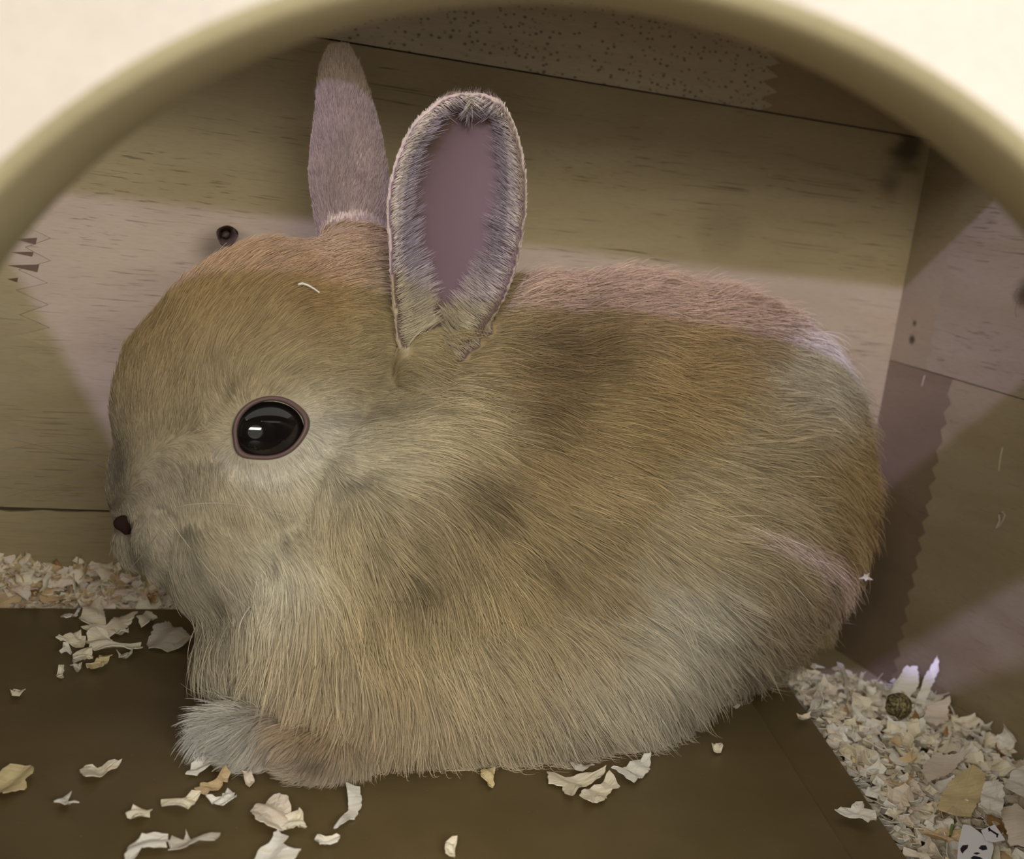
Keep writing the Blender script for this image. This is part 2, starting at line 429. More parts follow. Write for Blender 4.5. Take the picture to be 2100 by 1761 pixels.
# ears: curved shells
def ear_shell(rows, w0, w1, sign, twist, fold, depth):
    """rows (v, centre u, half width) from base to tip; returns middle surface grid and parameters"""
    S = 17; rows = np.array(rows, float)
    T = 26; ts = np.linspace(0, 1, T)
    idx = np.linspace(0, 1, len(rows))
    G_ = np.zeros((T, S, 3)); par = np.zeros((T, S, 2))
    for i, t in enumerate(ts):
        v = np.interp(t, idx, rows[:, 0]); c = np.interp(t, idx, rows[:, 1]); h = np.interp(t, idx, rows[:, 2])
        w = w0 + (w1 - w0) * t
        for j, s in enumerate(np.linspace(-1, 1, S)):
            ph = s * fold
            x = h * math.sin(ph) / math.sin(min(fold, math.pi / 2)); y = sign * depth * h * (math.cos(ph) - 0.4)
            tw = twist
            G_[i, j] = (c + x * math.cos(tw) - y * math.sin(tw), v, w + x * math.sin(tw) + y * math.cos(tw)); par[i, j] = (s, t)
    return G_, par

def shell_to_bm(bm, G_, th):
    T, S, _ = G_.shape
    du = np.gradient(G_, axis=1); dv = np.gradient(G_, axis=0)
    n = np.cross(du, dv); n /= (np.linalg.norm(n, axis=2, keepdims=True) + 1e-9)
    A = [[bm.verts.new(G_[i, j] + n[i, j] * th / 2) for j in range(S)] for i in range(T)]
    B = [[bm.verts.new(G_[i, j] - n[i, j] * th / 2) for j in range(S)] for i in range(T)]
    for i in range(T - 1):
        for j in range(S - 1):
            bm.faces.new((A[i][j], A[i][j + 1], A[i + 1][j + 1], A[i + 1][j]))
            bm.faces.new((B[i][j], B[i + 1][j], B[i + 1][j + 1], B[i][j + 1]))
    for i in range(T - 1):
        bm.faces.new((A[i][0], A[i + 1][0], B[i + 1][0], B[i][0])); bm.faces.new((A[i][-1], B[i][-1], B[i + 1][-1], A[i + 1][-1]))
    for j in range(S - 1):
        bm.faces.new((A[0][j], B[0][j], B[0][j + 1], A[0][j + 1])); bm.faces.new((A[-1][j], A[-1][j + 1], B[-1][j + 1], B[-1][j]))
    return n

near_rows = [(790, 868, 34), (735, 878, 50), (700, 892, 76), (650, 912, 100), (600, 922, 116), (550, 929, 127), (500, 933, 134), (450, 935, 139),
             (400, 936, 140), (350, 940, 133), (310, 944, 124), (275, 949, 110), (250, 953, 97), (230, 957, 82), (213, 960, 64), (202, 962, 46), (194, 964, 22)]
far_rows = [(540, 735, 66), (490, 732, 70), (450, 728, 73), (400, 723, 74), (350, 716, 74), (300, 714, 68), (240, 711, 56), (190, 704, 46),
            (150, 699, 37), (125, 697, 28), (108, 696, 20), (98, 696, 10)]
GN, PN = ear_shell(near_rows, -165, -175, 1, 0.10, 1.25, 0.78)
GF, PF = ear_shell(far_rows, 95, 110, -1, 0.15, 1.75, 0.8)
bm = bmesh.new(); bm.from_mesh(me0)
nN = shell_to_bm(bm, GN, 15.0); nF = shell_to_bm(bm, GF, 15.0)
ellipsoid(bm, (862, 770, -150), (62, 85, 62), 10); ellipsoid(bm, (728, 520, 85), (80, 80, 70))
ellipsoid(bm, (334, 1092, -66), (62, 72, 60), 8); ellipsoid(bm, (290, 1096, 48), (58, 66, 56), 8)   # the split upper lip
bmesh.ops.recalc_face_normals(bm, faces=bm.faces)
meB = evaluate(bm, [('REMESH', dict(mode='VOXEL', voxel_size=6.2)), ('SMOOTH', dict(factor=0.5, iterations=4))])
nV = len(meB.vertices); P = np.empty(nV * 3); meB.vertices.foreach_get('co', P); P = P.reshape(-1, 3)
meB.calc_loop_triangles(); nT = len(meB.loop_triangles); TR = np.empty(nT * 3, int); meB.loop_triangles.foreach_get('vertices', TR); TR = TR.reshape(-1, 3)
WP = uvw_to_world(P)
WP[:, 2] = np.maximum(WP[:, 2], MATZ + 0.0004)
WP[:, 1] = np.minimum(WP[:, 1], YW - 0.006)
ROOT = Vector((0.13, 0.275, MATZ))
meB.vertices.foreach_set('co', (WP - np.array(ROOT)).ravel()); meB.update()
# the body space map mirrors handedness, so make the faces point outwards
fn = np.cross(WP[TR[:, 1]] - WP[TR[:, 0]], WP[TR[:, 2]] - WP[TR[:, 0]])
cen = WP.mean(0)
if ((WP[TR].mean(1) - cen) * fn).sum() < 0:
    meB.flip_normals(); TR = TR[:, ::-1].copy()
meB.polygons.foreach_set('use_smooth', [True] * len(meB.polygons))

# which points belong to an ear
src = []
for G_, P_, n_, which in ((GN, PN, nN, 1), (GF, PF, nF, 2)):
    for i in range(G_.shape[0]):
        for j in range(G_.shape[1]):
            src.append((G_[i, j], P_[i, j], n_[i, j], which))
kd = kdtree.KDTree(len(src))
for i, s_ in enumerate(src): kd.insert(s_[0], i)
kd.balance()

# coat: (u, v, flow u, flow v, length, r, g, b); rgb holds painted light on the lower flank, shade under chin and rump
PALE = (0.66, 0.57, 0.41)
COAT = [
    (215, 900, 0.0, -1.0, 16, .50, .42, .30), (250, 990, 0.2, -1.0, 12, .30, .23, .15), (235, 780, 0.1, -1.0, 30, .50, .35, .16),
    (300, 660, 0.4, -.9, 42, .50, .34, .14), (420, 560, 0.8, -.6, 46, .50, .33, .13), (560, 520, 1.0, -.3, 46, .50, .33, .15),
    (680, 500, 1.0, -.1, 44, .54, .38, .20), (640, 620, 1.0, -.4, 46, .52, .32, .12), (500, 660, .7, -.75, 46, .56, .40, .18),
    (380, 760, .2, -1.0, 42, .56, .42, .22), (300, 850, .1, -1.0, 34, .54, .42, .24), (440, 850, .1, -1.0, 30, .62, .50, .30),
    (560, 740, .7, -.7, 36, .56, .45, .25), (700, 740, .95, -.35, 42, .56, .44, .23), (800, 640, 1, .3, 44, .56, .44, .23),
    (760, 830, 1, .05, 44, .42, .33, .18), (660, 900, 1, .15, 34, .84, .78, .64), (560, 980, .7, .7, 32, .84, .77, .62), (470, 950, .3, .9, 26, .68, .60, .46),
    (800, 930, 1, .3, 60, .74, .65, .44), (380, 960, .2, .9, 24, .58, .50, .34), (400, 1060, .3, 1, 30, .58, .50, .34), (330, 1080, .2, 1, 20, .52, .45, .33),
    (300, 1030, .2, .9, 14, .50, .43, .31), (480, 1050, .4, .9, 38, .60, .48, .27), (620, 1040, .5, .85, 52, .68, .58, .37), (540, 1150, .2, 1, 62, .86, .80, .64),
    (720, 1080, .4, .9, 64, .62, .51, .31), (420, 1180, .5, .9, 50, .48, .40, .27), (380, 1280, .4, .9, 70, .48, .41, .29), (340, 1180, .5, .9, 34, .46, .40, .30),
    (500, 1320, .1, 1, 95, .62, .53, .36), (480, 1440, -.2, 1, 85, .56, .51, .42), (640, 1300, .05, 1, 105, .66, .54, .34), (650, 1430, .0, 1, 100, .66, .54, .36),
    (800, 1250, .2, 1, 105, .64, .50, .28), (800, 1480, .15, 1, 100, .60, .48, .31), (950, 1380, .3, .95, 110, .66, .54, .34), (980, 1530, .3, .95, 100, .58, .49, .35),
    (920, 880, .9, .45, 78, .64, .52, .31), (940, 1010, .7, .7, 84, .46, .34, .18), (870, 1100, .5, .87, 80, .46, .35, .19), (830, 1160, .4, .9, 84, .46, .36, .20),
    (1080, 780, .9, .35, 80, .36, .24, .11), (1160, 700, 1, .25, 74, .40, .27, .13), (1000, 680, .95, .2, 62, .52, .39, .20), (1100, 600, 1, .15, 58, .54, .38, .22),
    (1300, 600, 1, .2, 56, .54, .38, .22), (1500, 640, 1, .35, 60, .54, .38, .22), (1400, 760, 1, .25, 76, .58, .41, .19), (1260, 880, 1, .3, 84, .56, .41, .19),
    (1100, 930, .9, .45, 86, .50, .36, .17), (1200, 1040, .85, .5, 92, .60, .46, .25), (1100, 1120, .75, .65, 96, .52, .39, .20), (1020, 1200, .6, .8, 100, .66, .52, .29),
    (1200, 1230, .7, .7, 100, .60, .47, .28), (1400, 1050, .9, .4, 92, .66, .54, .33), (1350, 1250, .75, .65, 100, .80, .74, .60), (1250, 1380, .5, .87, 108, .76, .69, .53),
    (1450, 1380, .65, .75, 100, .62, .54, .42), (1150, 1480, .35, .93, 106, .62, .53, .38), (1350, 1470, .55, .83, 96, .56, .49, .38), (1560, 900, .95, .25, 86, .66, .54, .34),
    (1660, 800, .95, .35, 78, .80, .72, .58), (1600, 1080, .9, .45, 90, .66, .54, .34), (1730, 950, .85, .55, 78, .58, .42, .20), (1740, 1100, .7, .7, 80, .56, .40, .20),
    (1620, 1230, .75, .65, 92, .58, .47, .31), (1660, 1330, .7, .7, 86, .48, .38, .24), (1560, 1390, .7, .7, 86, .52, .44, .32),
    (440, 1500, -.9, .3, 50, .66, .66, .62), (520, 1490, -.8, .3, 52, .70, .69, .64), (500, 1560, -.7, .5, 44, .58, .58, .54), (600, 1500, -.8, .5, 42, .52, .30, .11), (640, 1515, -.8, .5, 42, .50, .30, .12),
    (640, 1580, -.6, .5, 50, .58, .57, .51), (700, 1530, -.6, .6, 46, .50, .38, .22), (780, 1540, .2, .9, 60, .54, .43, .28), (740, 1610, .1, .9, 50, .50, .46, .38),
]
COAT = np.array(COAT, float)

def coat_at(u, v, sig=62.0):
    out = np.zeros((len(u), 6))
    for a in range(0, len(u), 20000):
        b = slice(a, a + 20000)
        d2 = (u[b, None] - COAT[None, :, 0]) ** 2 + (v[b, None] - COAT[None, :, 1]) ** 2
        w = np.exp(-d2 / (2 * sig * sig)) + 1.0 / (1.0 + (d2 / 9000.0)) ** 3 * 1e-3
        w /= w.sum(1, keepdims=True)
        out[b] = w @ COAT[:, 2:]
    return out

# colours of the bare surface (skin and under-fur)
def vnoise(Q, scale, seed):
    """smooth value noise, vectorised"""
    q = Q * scale + seed * 17.13; i = np.floor(q).astype(int); f = q - i; f = f * f * (3 - 2 * f)
    def h(a, b, c):
        x = (a * 73856093) ^ (b * 19349663) ^ (c * 83492791) ^ (int(seed * 1000) * 2654435 + 12345)
        x = (x ^ (x >> 13)) * 1274126177 & 0x7fffffff
        return ((x ^ (x >> 16)) % 65536) / 32768.0 - 1.0
    o = 0
    for dx in (0, 1):
        for dy in (0, 1):
            for dz in (0, 1):
                wgt = (f[:, 0] if dx else 1 - f[:, 0]) * (f[:, 1] if dy else 1 - f[:, 1]) * (f[:, 2] if dz else 1 - f[:, 2])
                o = o + wgt * h(i[:, 0] + dx, i[:, 1] + dy, i[:, 2] + dz)
    return o

def classify(Q, NRM):
    """ear number, s, t, inside flag for body-space points"""
    n = len(Q); ear = np.zeros(n, int); s = np.zeros(n); t = np.zeros(n); ins = np.zeros(n, bool)
    cand = np.where((Q[:, 1] < 800) & (Q[:, 0] > 600) & (Q[:, 0] < 1120))[0]
    for k in cand:
        co, i, d = kd.find(Q[k])
        if d < 21:
            _, p_, n_, wh = src[i]
            ear[k] = wh; s[k] = p_[0]; t[k] = p_[1]
            # inner side: near ear opens to the camera, far ear opens away
            v_ = NRM[k] @ n_
            ins[k] = (v_ > 0)
    return ear, s, t, ins

# vertex normals in body space
tn = np.cross(P[TR[:, 1]] - P[TR[:, 0]], P[TR[:, 2]] - P[TR[:, 0]])
VN = np.zeros_like(P)
for k in range(3): np.add.at(VN, TR[:, k], tn)
VN /= np.linalg.norm(VN, axis=1, keepdims=True) + 1e-12
# orientation check in body space against outward direction of the whole
if ((P - P.mean(0)) * VN).sum() < 0: VN = -VN
ear, es, et, ein = classify(P, VN)
# grid normals may point either way: find which sign is the hollow side of each ear
def hollow_sign(G_, n_):
    j = G_.shape[1] // 2; i = G_.shape[0] // 2
    mouth = (G_[i, 0] + G_[i, -1]) / 2 - G_[i, j]
    return 1 if mouth @ n_[i, j] > 0 else -1
hs = {1: hollow_sign(GN, nN), 2: hollow_sign(GF, nF)}
def inner_flag(ear, ein):
    o = ein.copy()
    for k in (1, 2):
        if hs[k] < 0: m_ = ear == k; o[m_] = ~ein[m_]
    return o
ein = inner_flag(ear, ein)
ct = coat_at(P[:, 0], P[:, 1]); base = ct[:, 3:6] * 0.62
MAUVE = np.array([0.13, 0.085, 0.075])
base[ear > 0] = (0.46, 0.36, 0.25)
m_ = (ear > 0) & ein; base[m_] = MAUVE
va = meB.color_attributes.new('coat', 'FLOAT_COLOR', 'POINT')
va.data.foreach_set('color', np.concatenate([base, np.ones((nV, 1))], 1).astype(np.float32).ravel())
m_skin, nt, b = nodes('rabbit_skin')
at = N(nt, 'ShaderNodeAttribute', attribute_name='coat'); nt.links.new(at.outputs['Color'], b.inputs['Base Color'])
b.inputs['Roughness'].default_value = 0.65; b.inputs['Specular IOR Level'].default_value = 0.2
b.inputs['Subsurface Weight'].default_value = 0.25; b.inputs['Subsurface Radius'].default_value = (0.004, 0.002, 0.0015); b.inputs['Subsurface Scale'].default_value = 1.0
meB.materials.clear(); meB.materials.append(m_skin)

rabbit = bpy.data.objects.new('rabbit', None); rabbit.location = ROOT
link(rabbit, label='young golden brown rabbit with upright ears lying in the wooden house', cat='rabbit')
body = link(bpy.data.objects.new('body', meB), rabbit)

# ------------------------------------------------------------------ fur
rng = np.random.default_rng(7)
def build_fur(NH):
    A = WP[TR[:, 0]]; B = WP[TR[:, 1]]; C = WP[TR[:, 2]]
    wn = np.cross(B - A, C - A); ar = np.linalg.norm(wn, axis=1); wn /= ar[:, None] + 1e-15
    cen = (A + B + C) / 3; view = CAM - cen; view /= np.linalg.norm(view, axis=1, keepdims=True)
    facing = (wn * view).sum(1)
    uv = P[TR].mean(1)
    dens = ar * np.where(facing > -0.25, 1.0, 0.22)
    dens *= np.where((uv[:, 0] < 720) & (uv[:, 1] < 1230), 1.9, 1.0)        # the face has shorter, denser hair
    dens *= np.where(cen[:, 2] < MATZ + 0.0012, 0.0, 1.0)                     # nothing under the belly
    dens *= np.where(uv[:, 1] < 470, 2.3, 1.0)
    cdf = np.cumsum(dens); cdf /= cdf[-1]
    ti = np.searchsorted(cdf, rng.random(NH)); r1 = np.sqrt(rng.random(NH)); r2 = rng.random(NH)
    ba = np.stack([1 - r1, r1 * (1 - r2), r1 * r2], 1)[:, :, None]
    idx = TR[ti]
    Q = (P[idx] * ba).sum(1)                        # body-space roots
    VNW = np.zeros_like(WP)
    for k in range(3): np.add.at(VNW, TR[:, k], np.cross(B - A, C - A))
    VNW /= np.linalg.norm(VNW, axis=1, keepdims=True) + 1e-15
    nb = (VN[idx] * ba).sum(1); nb /= np.linalg.norm(nb, axis=1, keepdims=True)
    nw = (VNW[idx] * ba).sum(1); nw /= np.linalg.norm(nw, axis=1, keepdims=True)
    root = (WP[idx] * ba).sum(1)
    er, s, t, ins = classify(Q, nb); ins = inner_flag(er, ins)
    c = coat_at(Q[:, 0], Q[:, 1])
    du, dv, L, col = c[:, 0], c[:, 1], c[:, 2].copy(), c[:, 3:6].copy()
    # ears
    e1 = er > 0; out_ = e1 & ~ins; inn = e1 & ins
    du = np.where(e1, 0.12 * s, du); dv = np.where(e1, -1.0, dv)
    L = np.where(out_, (22 - 14 * np.clip((t - 0.9) / 0.08, 0, 1)) - 12 * np.clip((np.abs(s) - 0.7) / 0.2, 0, 1), L); L = np.where(inn, 14 + 26 * np.clip((0.95 - np.abs(s)) * 3, 0, 1) + 30 * np.clip(0.3 - t, 0, .3), L)
    rim = np.clip((np.abs(s) - 0.80) / 0.16, 0, 1) + np.clip((t - 0.95) / 0.05, 0, 1); rim = np.clip(rim, 0, 1)[:, None]
    colo = np.array([.40, .30, .22]) * (1 - rim) + np.array([.74, .63, .44]) * rim
    coli = np.array([.36, .30, .275]) * (1 - rim) + np.array([.76, .66, .48]) * rim
    low = np.clip((0.35 - t) / 0.2, 0, 1)[:, None]
    coli = coli * (1 - low) + np.array([.70, .60, .42]) * low
    col = np.where(out_[:, None], colo, col); col = np.where(inn[:, None], coli, col)
    # inside hair leans inwards from the rim
    du = np.where(inn, -np.sign(s) * 0.75, du); dv = np.where(inn & (t > 0.8), 0.7, dv); dv = np.where(inn & (t <= 0.8), -0.55, dv)
    # keep: bare hollow of the ear, the eye, the nostril
    keep = np.ones(NH, bool)
    bare = inn & (np.abs(s) < (0.76 - 0.14 * rng.random(NH)) * np.clip((t - 0.10) / 0.35, 0, 1) ** 0.7) & (t < 0.90)
    keep &= ~bare
    ca_, sa_ = math.cos(math.radians(-14)), math.sin(math.radians(-14))
    ex, ey = Q[:, 0] - 553, Q[:, 1] - 878
    ex, ey = (ex * ca_ + ey * sa_) / 76, (-ex * sa_ + ey * ca_) / 64
    near = nb[:, 2] < 0.1
    keep &= ~((ex * ex + ey * ey < 1.0) & near & (Q[:, 2] < 0))
    keep &= ~((((Q[:, 0] - 254) / 24) ** 2 + ((Q[:, 1] - 1074) / 20) ** 2 < 1) & (Q[:, 2] < 40))
    # flow bends around the eye
    rr = np.sqrt(ex * ex + ey * ey); k_ = np.clip((1.9 - rr) / 0.9, 0, 1) * near * (er == 0)
    du = du + k_ * 1.1 * ex / (rr + .01); dv = dv + k_ * 1.1 * ey / (rr + .01); L = np.where(k_ > 0.35, np.minimum(L, 24), L)
    # pale ring under the eye
    pr = (np.clip(1 - np.abs(rr - 1.35) / 0.45, 0, 1) * near * np.clip(0.15 + ey, 0, 1))[:, None] * (er == 0)[:, None]
    col = col * (1 - 0.8 * pr) + np.array([.80, .74, .64]) * 0.8 * pr
    # flow wobble and clumps
    wob = vnoise(Q, 1 / 95.0, 1.3) * 0.38 + vnoise(Q, 1 / 34.0, 2.7) * 0.30
    body_ = (er == 0)
    wob = wob * np.where(body_, 1, 0.4)
    cs, sn = np.cos(wob), np.sin(wob); du, dv = du * cs - dv * sn, du * sn + dv * cs
    nr = np.sqrt(du * du + dv * dv) + 1e-6; du /= nr; dv /= nr
    f3 = np.stack([du, dv, np.zeros(NH)], 1)
    # tangent direction in the world
    step = 4.0
    ta = uvw_to_world(Q + f3 * step) - uvw_to_world(Q)
    ta -= nw * (ta * nw).sum(1, keepdims=True)
    ta /= np.linalg.norm(ta, axis=1, keepdims=True) + 1e-12
    mm = 0.0001085
    Lm = L * mm * (0.72 + 0.5 * rng.random(NH)) * (1 + 0.25 * vnoise(Q, 1 / 60.0, 5.1))
    lift = np.where(body_, 0.34 + 0.10 * vnoise(Q, 1 / 48.0, 3.9) + 0.10 * rng.standard_normal(NH), 0.30 + 0.1 * rng.standard_normal(NH))
    lift = np.where(inn, 0.8, lift)
    lift = np.clip(lift, 0.05, 1.1)
    d0 = ta * np.cos(lift)[:, None] + nw * np.sin(lift)[:, None] + rng.standard_normal((NH, 3)) * 0.07
    guard = body_ & (L > 55) & (rng.random(NH) < 0.10)
    Lm = Lm * np.where(guard, 1.35, 1.0); lowr = np.clip((Q[:, 1] - 1250) / 250, 0, 1) * body_
    d0 = d0 + nw * (0.20 * guard + 0.16 * lowr)[:, None] + rng.standard_normal((NH, 3)) * (0.16 * guard)[:, None]
    K = 6
    pts = np.zeros((NH, K, 3)); pts[:, 0] = root - nw * 0.0002
    d = d0 / np.linalg.norm(d0, axis=1, keepdims=True)
    bendn = np.where(body_, 0.10, 0.05)[:, None]
    for k in range(1, K):
        pts[:, k] = pts[:, k - 1] + d * (Lm / (K - 1))[:, None]
        d = d - nw * bendn + ta * 0.05 + np.array([0, 0, -0.02]) ; d /= np.linalg.norm(d, axis=1, keepdims=True)
    # clumping: hairs lean to the tip of a nearby leader
    idxb = np.where(body_ & keep)[0]
    lead = rng.choice(idxb, len(idxb) // 26, replace=False)
    kt = kdtree.KDTree(len(lead))
    for i, l in enumerate(lead): kt.insert(root[l], i)
    kt.balance()
    own = np.array([kt.find(root[i])[1] for i in idxb]); ld = lead[own]
    amt = np.clip((L[idxb] - 22) / 80, 0, 1) * (0.35 + 0.4 * rng.random(len(idxb)))
    for k in range(1, K):
        f = (k / (K - 1)) ** 1.4
        pts[idxb, k] += (pts[ld, k] - pts[idxb, k]) * (amt * f)[:, None]
    # keep above the tray and before the wall
    pts[..., 2] = np.maximum(pts[..., 2], MATZ + 0.0002); pts[..., 1] = np.minimum(pts[..., 1], YW - 0.0005)
    # colour per point: each hair its own tone, root duller, tip paler
    tone = (1 + 0.16 * rng.standard_normal(NH) + 0.10 * vnoise(Q, 1 / 26.0, 8.1) + 0.07 * vnoise(Q, 1 / 90.0, 9.1))
    tone = np.clip(tone, 0.55, 1.5)[:, None]
    # soot-dark tips on cheek and neck; muzzle and throat creases have shade painted in
    soot_and_shade = np.clip(vnoise(Q, 1 / 30.0, 11.7) - 0.45, 0, 1) * ((Q[:, 0] < 1000) & (Q[:, 1] > 900)) * body_ * 1.1
    for (bu, bv, ru, rv, an, kx) in ((342, 1040, 26, 8, .5, 1.6), (384, 1078, 14, 18, 0, 1.5), (432, 1215, 18, 70, -.45, .9), (395, 1150, 14, 50, -.2, .7),
                                     (722, 978, 36, 8, -.3, 1.3), (832, 1162, 30, 26, 0, 1.3), (960, 1000, 70, 34, .7, .9), (1060, 860, 70, 60, 0, .6), (478, 822, 8, 30, .45, 1.2),
                                     (245, 965, 18, 70, .1, 1.0), (660, 1502, 0.1, 0.1, 0, 0), (650, 1545, 34, 10, .1, 1.4), (1120, 720, 110, 70, 0, .7), (450, 940, 50, 8, -.1, .9),
                                     (760, 850, 110, 16, -.12, 0.7), (285, 1130, 20, 26, 0, .8), (330, 1190, 30, 40, 0, .5), (1090, 1130, 60, 26, .8, .6)):
        x_, y_ = Q[:, 0] - bu, Q[:, 1] - bv
        e_ = ((x_ * math.cos(an) + y_ * math.sin(an)) / ru) ** 2 + ((-x_ * math.sin(an) + y_ * math.cos(an)) / rv) ** 2
        soot_and_shade = np.maximum(soot_and_shade, np.exp(-e_) * kx * near * body_)
    soot_and_shade = np.clip(soot_and_shade, 0, 1.25)
    # dark agouti specks on the side of the muzzle
    soot_and_shade = np.maximum(soot_and_shade, np.clip(1 - (((Q[:, 0] - 395) / 75) ** 2 + ((Q[:, 1] - 975) / 55) ** 2), 0, 1) * (rng.random(NH) < 0.35) * 0.8)
    kk = np.linspace(0, 1, K)
    gain = 0.66 + 0.46 * kk
    cc = col[:, None, :] * tone[:, None, :] * gain[None, :, None]
    cc = cc * (1 - 0.62 * np.minimum(soot_and_shade, 1.15)[:, None, None] * (0.3 + 0.7 * kk[None, :, None]))
    gr = cc.mean(2, keepdims=True); cc = cc * 0.9 + gr * np.array([1.04, 1.0, 0.86]) * 0.1
    cc = np.clip(cc * 0.92, 0.01, 0.92)
    rad = np.array([1.0, 0.95, 0.85, 0.7, 0.48, 0.16])
    tone_g = np.where(guard, 1.22, 1.0); cc = np.clip(cc * tone_g[:, None, None], 0.01, 0.92)
    rw = np.where(body_, np.where(L > 60, 0.000072, 0.000060), 0.000055) * (0.7 + 0.6 * rng.random(NH))
    sel = np.where(keep)[0]
    pts = pts[sel] - np.array(ROOT); cc = cc[sel]; rd = rw[sel][:, None] * rad[None, :]
    n = len(sel)
    cu = bpy.data.hair_curves.new('fur'); cu.add_curves([K] * n)
    cu.position_data.foreach_set('vector', pts.astype(np.float32).ravel())
    ra = cu.attributes.get('radius') or cu.attributes.new('radius', 'FLOAT', 'POINT'); ra.data.foreach_set('value', rd.astype(np.float32).ravel())
    ca = cu.attributes.new('hair_colour', 'FLOAT_COLOR', 'POINT')
    ca.data.foreach_set('color', np.concatenate([cc, np.ones((n, K, 1))], 2).astype(np.float32).ravel())
    m, nt, b = nodes('rabbit_hair')
    at = N(nt, 'ShaderNodeAttribute', attribute_name='hair_colour'); nt.links.new(at.outputs['Color'], b.inputs['Base Color'])
    b.inputs['Roughness'].default_value = 0.5; b.inputs['Specular IOR Level'].default_value = 0.25
    tr = N(nt, 'ShaderNodeBsdfTranslucent'); nt.links.new(at.outputs['Color'], tr.inputs[0])
    mx = N(nt, 'ShaderNodeMixShader'); mx.inputs[0].default_value = 0.22
    nt.links.new(b.outputs[0], mx.inputs[1]); nt.links.new(tr.outputs[0], mx.inputs[2]); nt.links.new(mx.outputs[0], nt.nodes['Material Output'].inputs[0])
    cu.materials.append(m)
    o = bpy.data.objects.new('fur', cu); link(o, rabbit, kind='stuff')
build_fur(390000)

# ------------------------------------------------------------------ eye, eyelid, nostril, whiskers
def surf_w(u, v):
    """depth of the near side of the body at (u, v)"""
    d = np.hypot(P[:, 0] - u, P[:, 1] - v); c = np.where(d < 9)[0]
    return P[c, 2].min() if len(c) else P[np.argmin(d), 2]

def wl(p): return Vector(uvw_to_world(np.array(p, float))) - ROOT
ew = surf_w(553, 878)
m_eye = simple('eye_dark_brown', (0.006, 0.005, 0.005), 0.05, 0.45, Coat_Weight=0.3, Coat_Roughness=0.02)
m_lid = simple('eyelid_mauve_skin', (0.13, 0.08, 0.07), 0.5, 0.4)
V = []; F = []; nu, nv_ = 40, 20
for i in range(nv_ + 1):
    th = math.pi * i / nv_
    for j in range(nu):
        ph = math.tau * j / nu
        x, y, z = math.sin(th) * math.cos(ph), math.sin(th) * math.sin(ph), -math.cos(th)
        a = math.radians(-14)
        X_, Y_ = 80 * x, 66 * y
        V.append(wl((553 + X_ * math.cos(a) - Y_ * math.sin(a), 877 + X_ * math.sin(a) + Y_ * math.cos(a), ew + 24 + 50 * z)))
for i in range(nv_):
    for j in range(nu):
        k = (j + 1) % nu; F.append((i * nu + j, i * nu + k, (i + 1) * nu + k, (i + 1) * nu + j))
eye = mesh_obj('eye', V, F, m_eye, rabbit, smooth=True, label='glossy black eye')
V = []; F = []; n1, n2 = 48, 10
LW = []
for i in range(n1):
    th = math.tau * i / n1 - math.radians(14)
    LW.append(surf_w(553 + 72 * math.cos(th), 877 + 60 * math.sin(th)))
LW = [(LW[i - 2] + LW[i - 1] + LW[i] + LW[(i + 1) % n1] + LW[(i + 2) % n1]) / 5 for i in range(n1)]
for i in range(n1):
    th = math.tau * i / n1; a = math.radians(-14)
    # almond: pulled towards both corners
    pull = 1 + 0.09 * max(0, math.cos(th - 0.1)) ** 10 + 0.15 * max(0, math.cos(th - math.pi + 0.55)) ** 14
    ru, rv = 71 * pull, 60 * pull
    cx, cy = ru * math.cos(th), rv * math.sin(th)
    for j in range(n2):
        q = math.tau * j / n2; k = 1 + 0.085 * math.cos(q)
        X_, Y_ = cx * k, cy * k
        uu, vv = 553 + X_ * math.cos(a) - Y_ * math.sin(a), 877 + X_ * math.sin(a) + Y_ * math.cos(a)
        V.append(wl((uu, vv, LW[i] - 5 - 11 * math.sin(q))))
for i in range(n1):
    for j in range(n2):
        F.append((i * n2 + j, ((i + 1) % n1) * n2 + j, ((i + 1) % n1) * n2 + (j + 1) % n2, i * n2 + (j + 1) % n2))
mesh_obj('eyelid', V, F, m_lid, eye, smooth=True, label='mauve bare eyelid rim')

nw_ = surf_w(256, 1074)
V = []; F = []
for i in range(9):
    th = math.pi * i / 8
    for j in range(16):
        ph = math.tau * j / 16
        V.append(wl((256 + 24 * math.sin(th) * math.cos(ph) + 4 * math.cos(th), 1073 + 19 * math.sin(th) * math.sin(ph) * (1.25 if math.cos(ph) > 0 else 0.9), nw_ + 1 - 6 * math.cos(th))))
for i in range(8):
    for j in range(16): F.append((i * 16 + j, i * 16 + (j + 1) % 16, (i + 1) * 16 + (j + 1) % 16, (i + 1) * 16 + j))
mesh_obj('nostril', V, F, simple('nostril_dark_red_brown', (0.020, 0.009, 0.007), 0.85, 0.1), rabbit, smooth=True, label='dark nostril opening')

def strand(name, pts, r0, r1, mat, parent, sides=5, **kw):
    V = []; F = []; n = len(pts)
    for i, p in enumerate(pts):
        d = (pts[min(i + 1, n - 1)] - pts[max(i - 1, 0)]).normalized()
        a = d.orthogonal().normalized(); b_ = d.cross(a); r_ = r0 + (r1 - r0) * i / (n - 1)
        for j in range(sides):
            t = math.tau * j / sides; V.append(p + a * r_ * math.cos(t) + b_ * r_ * math.sin(t))
    for i in range(n - 1):
        for j in range(sides):
            F.append((i * sides + j, i * sides + (j + 1) % sides, (i + 1) * sides + (j + 1) % sides, (i + 1) * sides + j))
    return mesh_obj(name, V, F, mat, parent, smooth=True, **kw)
m_wh = simple('whisker_grey', (0.20, 0.16, 0.12), 0.4)
m_whl = simple('whisker_pale', (0.6, 0.55, 0.45), 0.4)
def bez(a, b, c, n=10):
    a, b, c = Vector(a), Vector(b), Vector(c)
    return [wl((a * (1 - t) ** 2 + b * 2 * t * (1 - t) + c * t * t)[:]) for t in [i / (n - 1) for i in range(n)]]
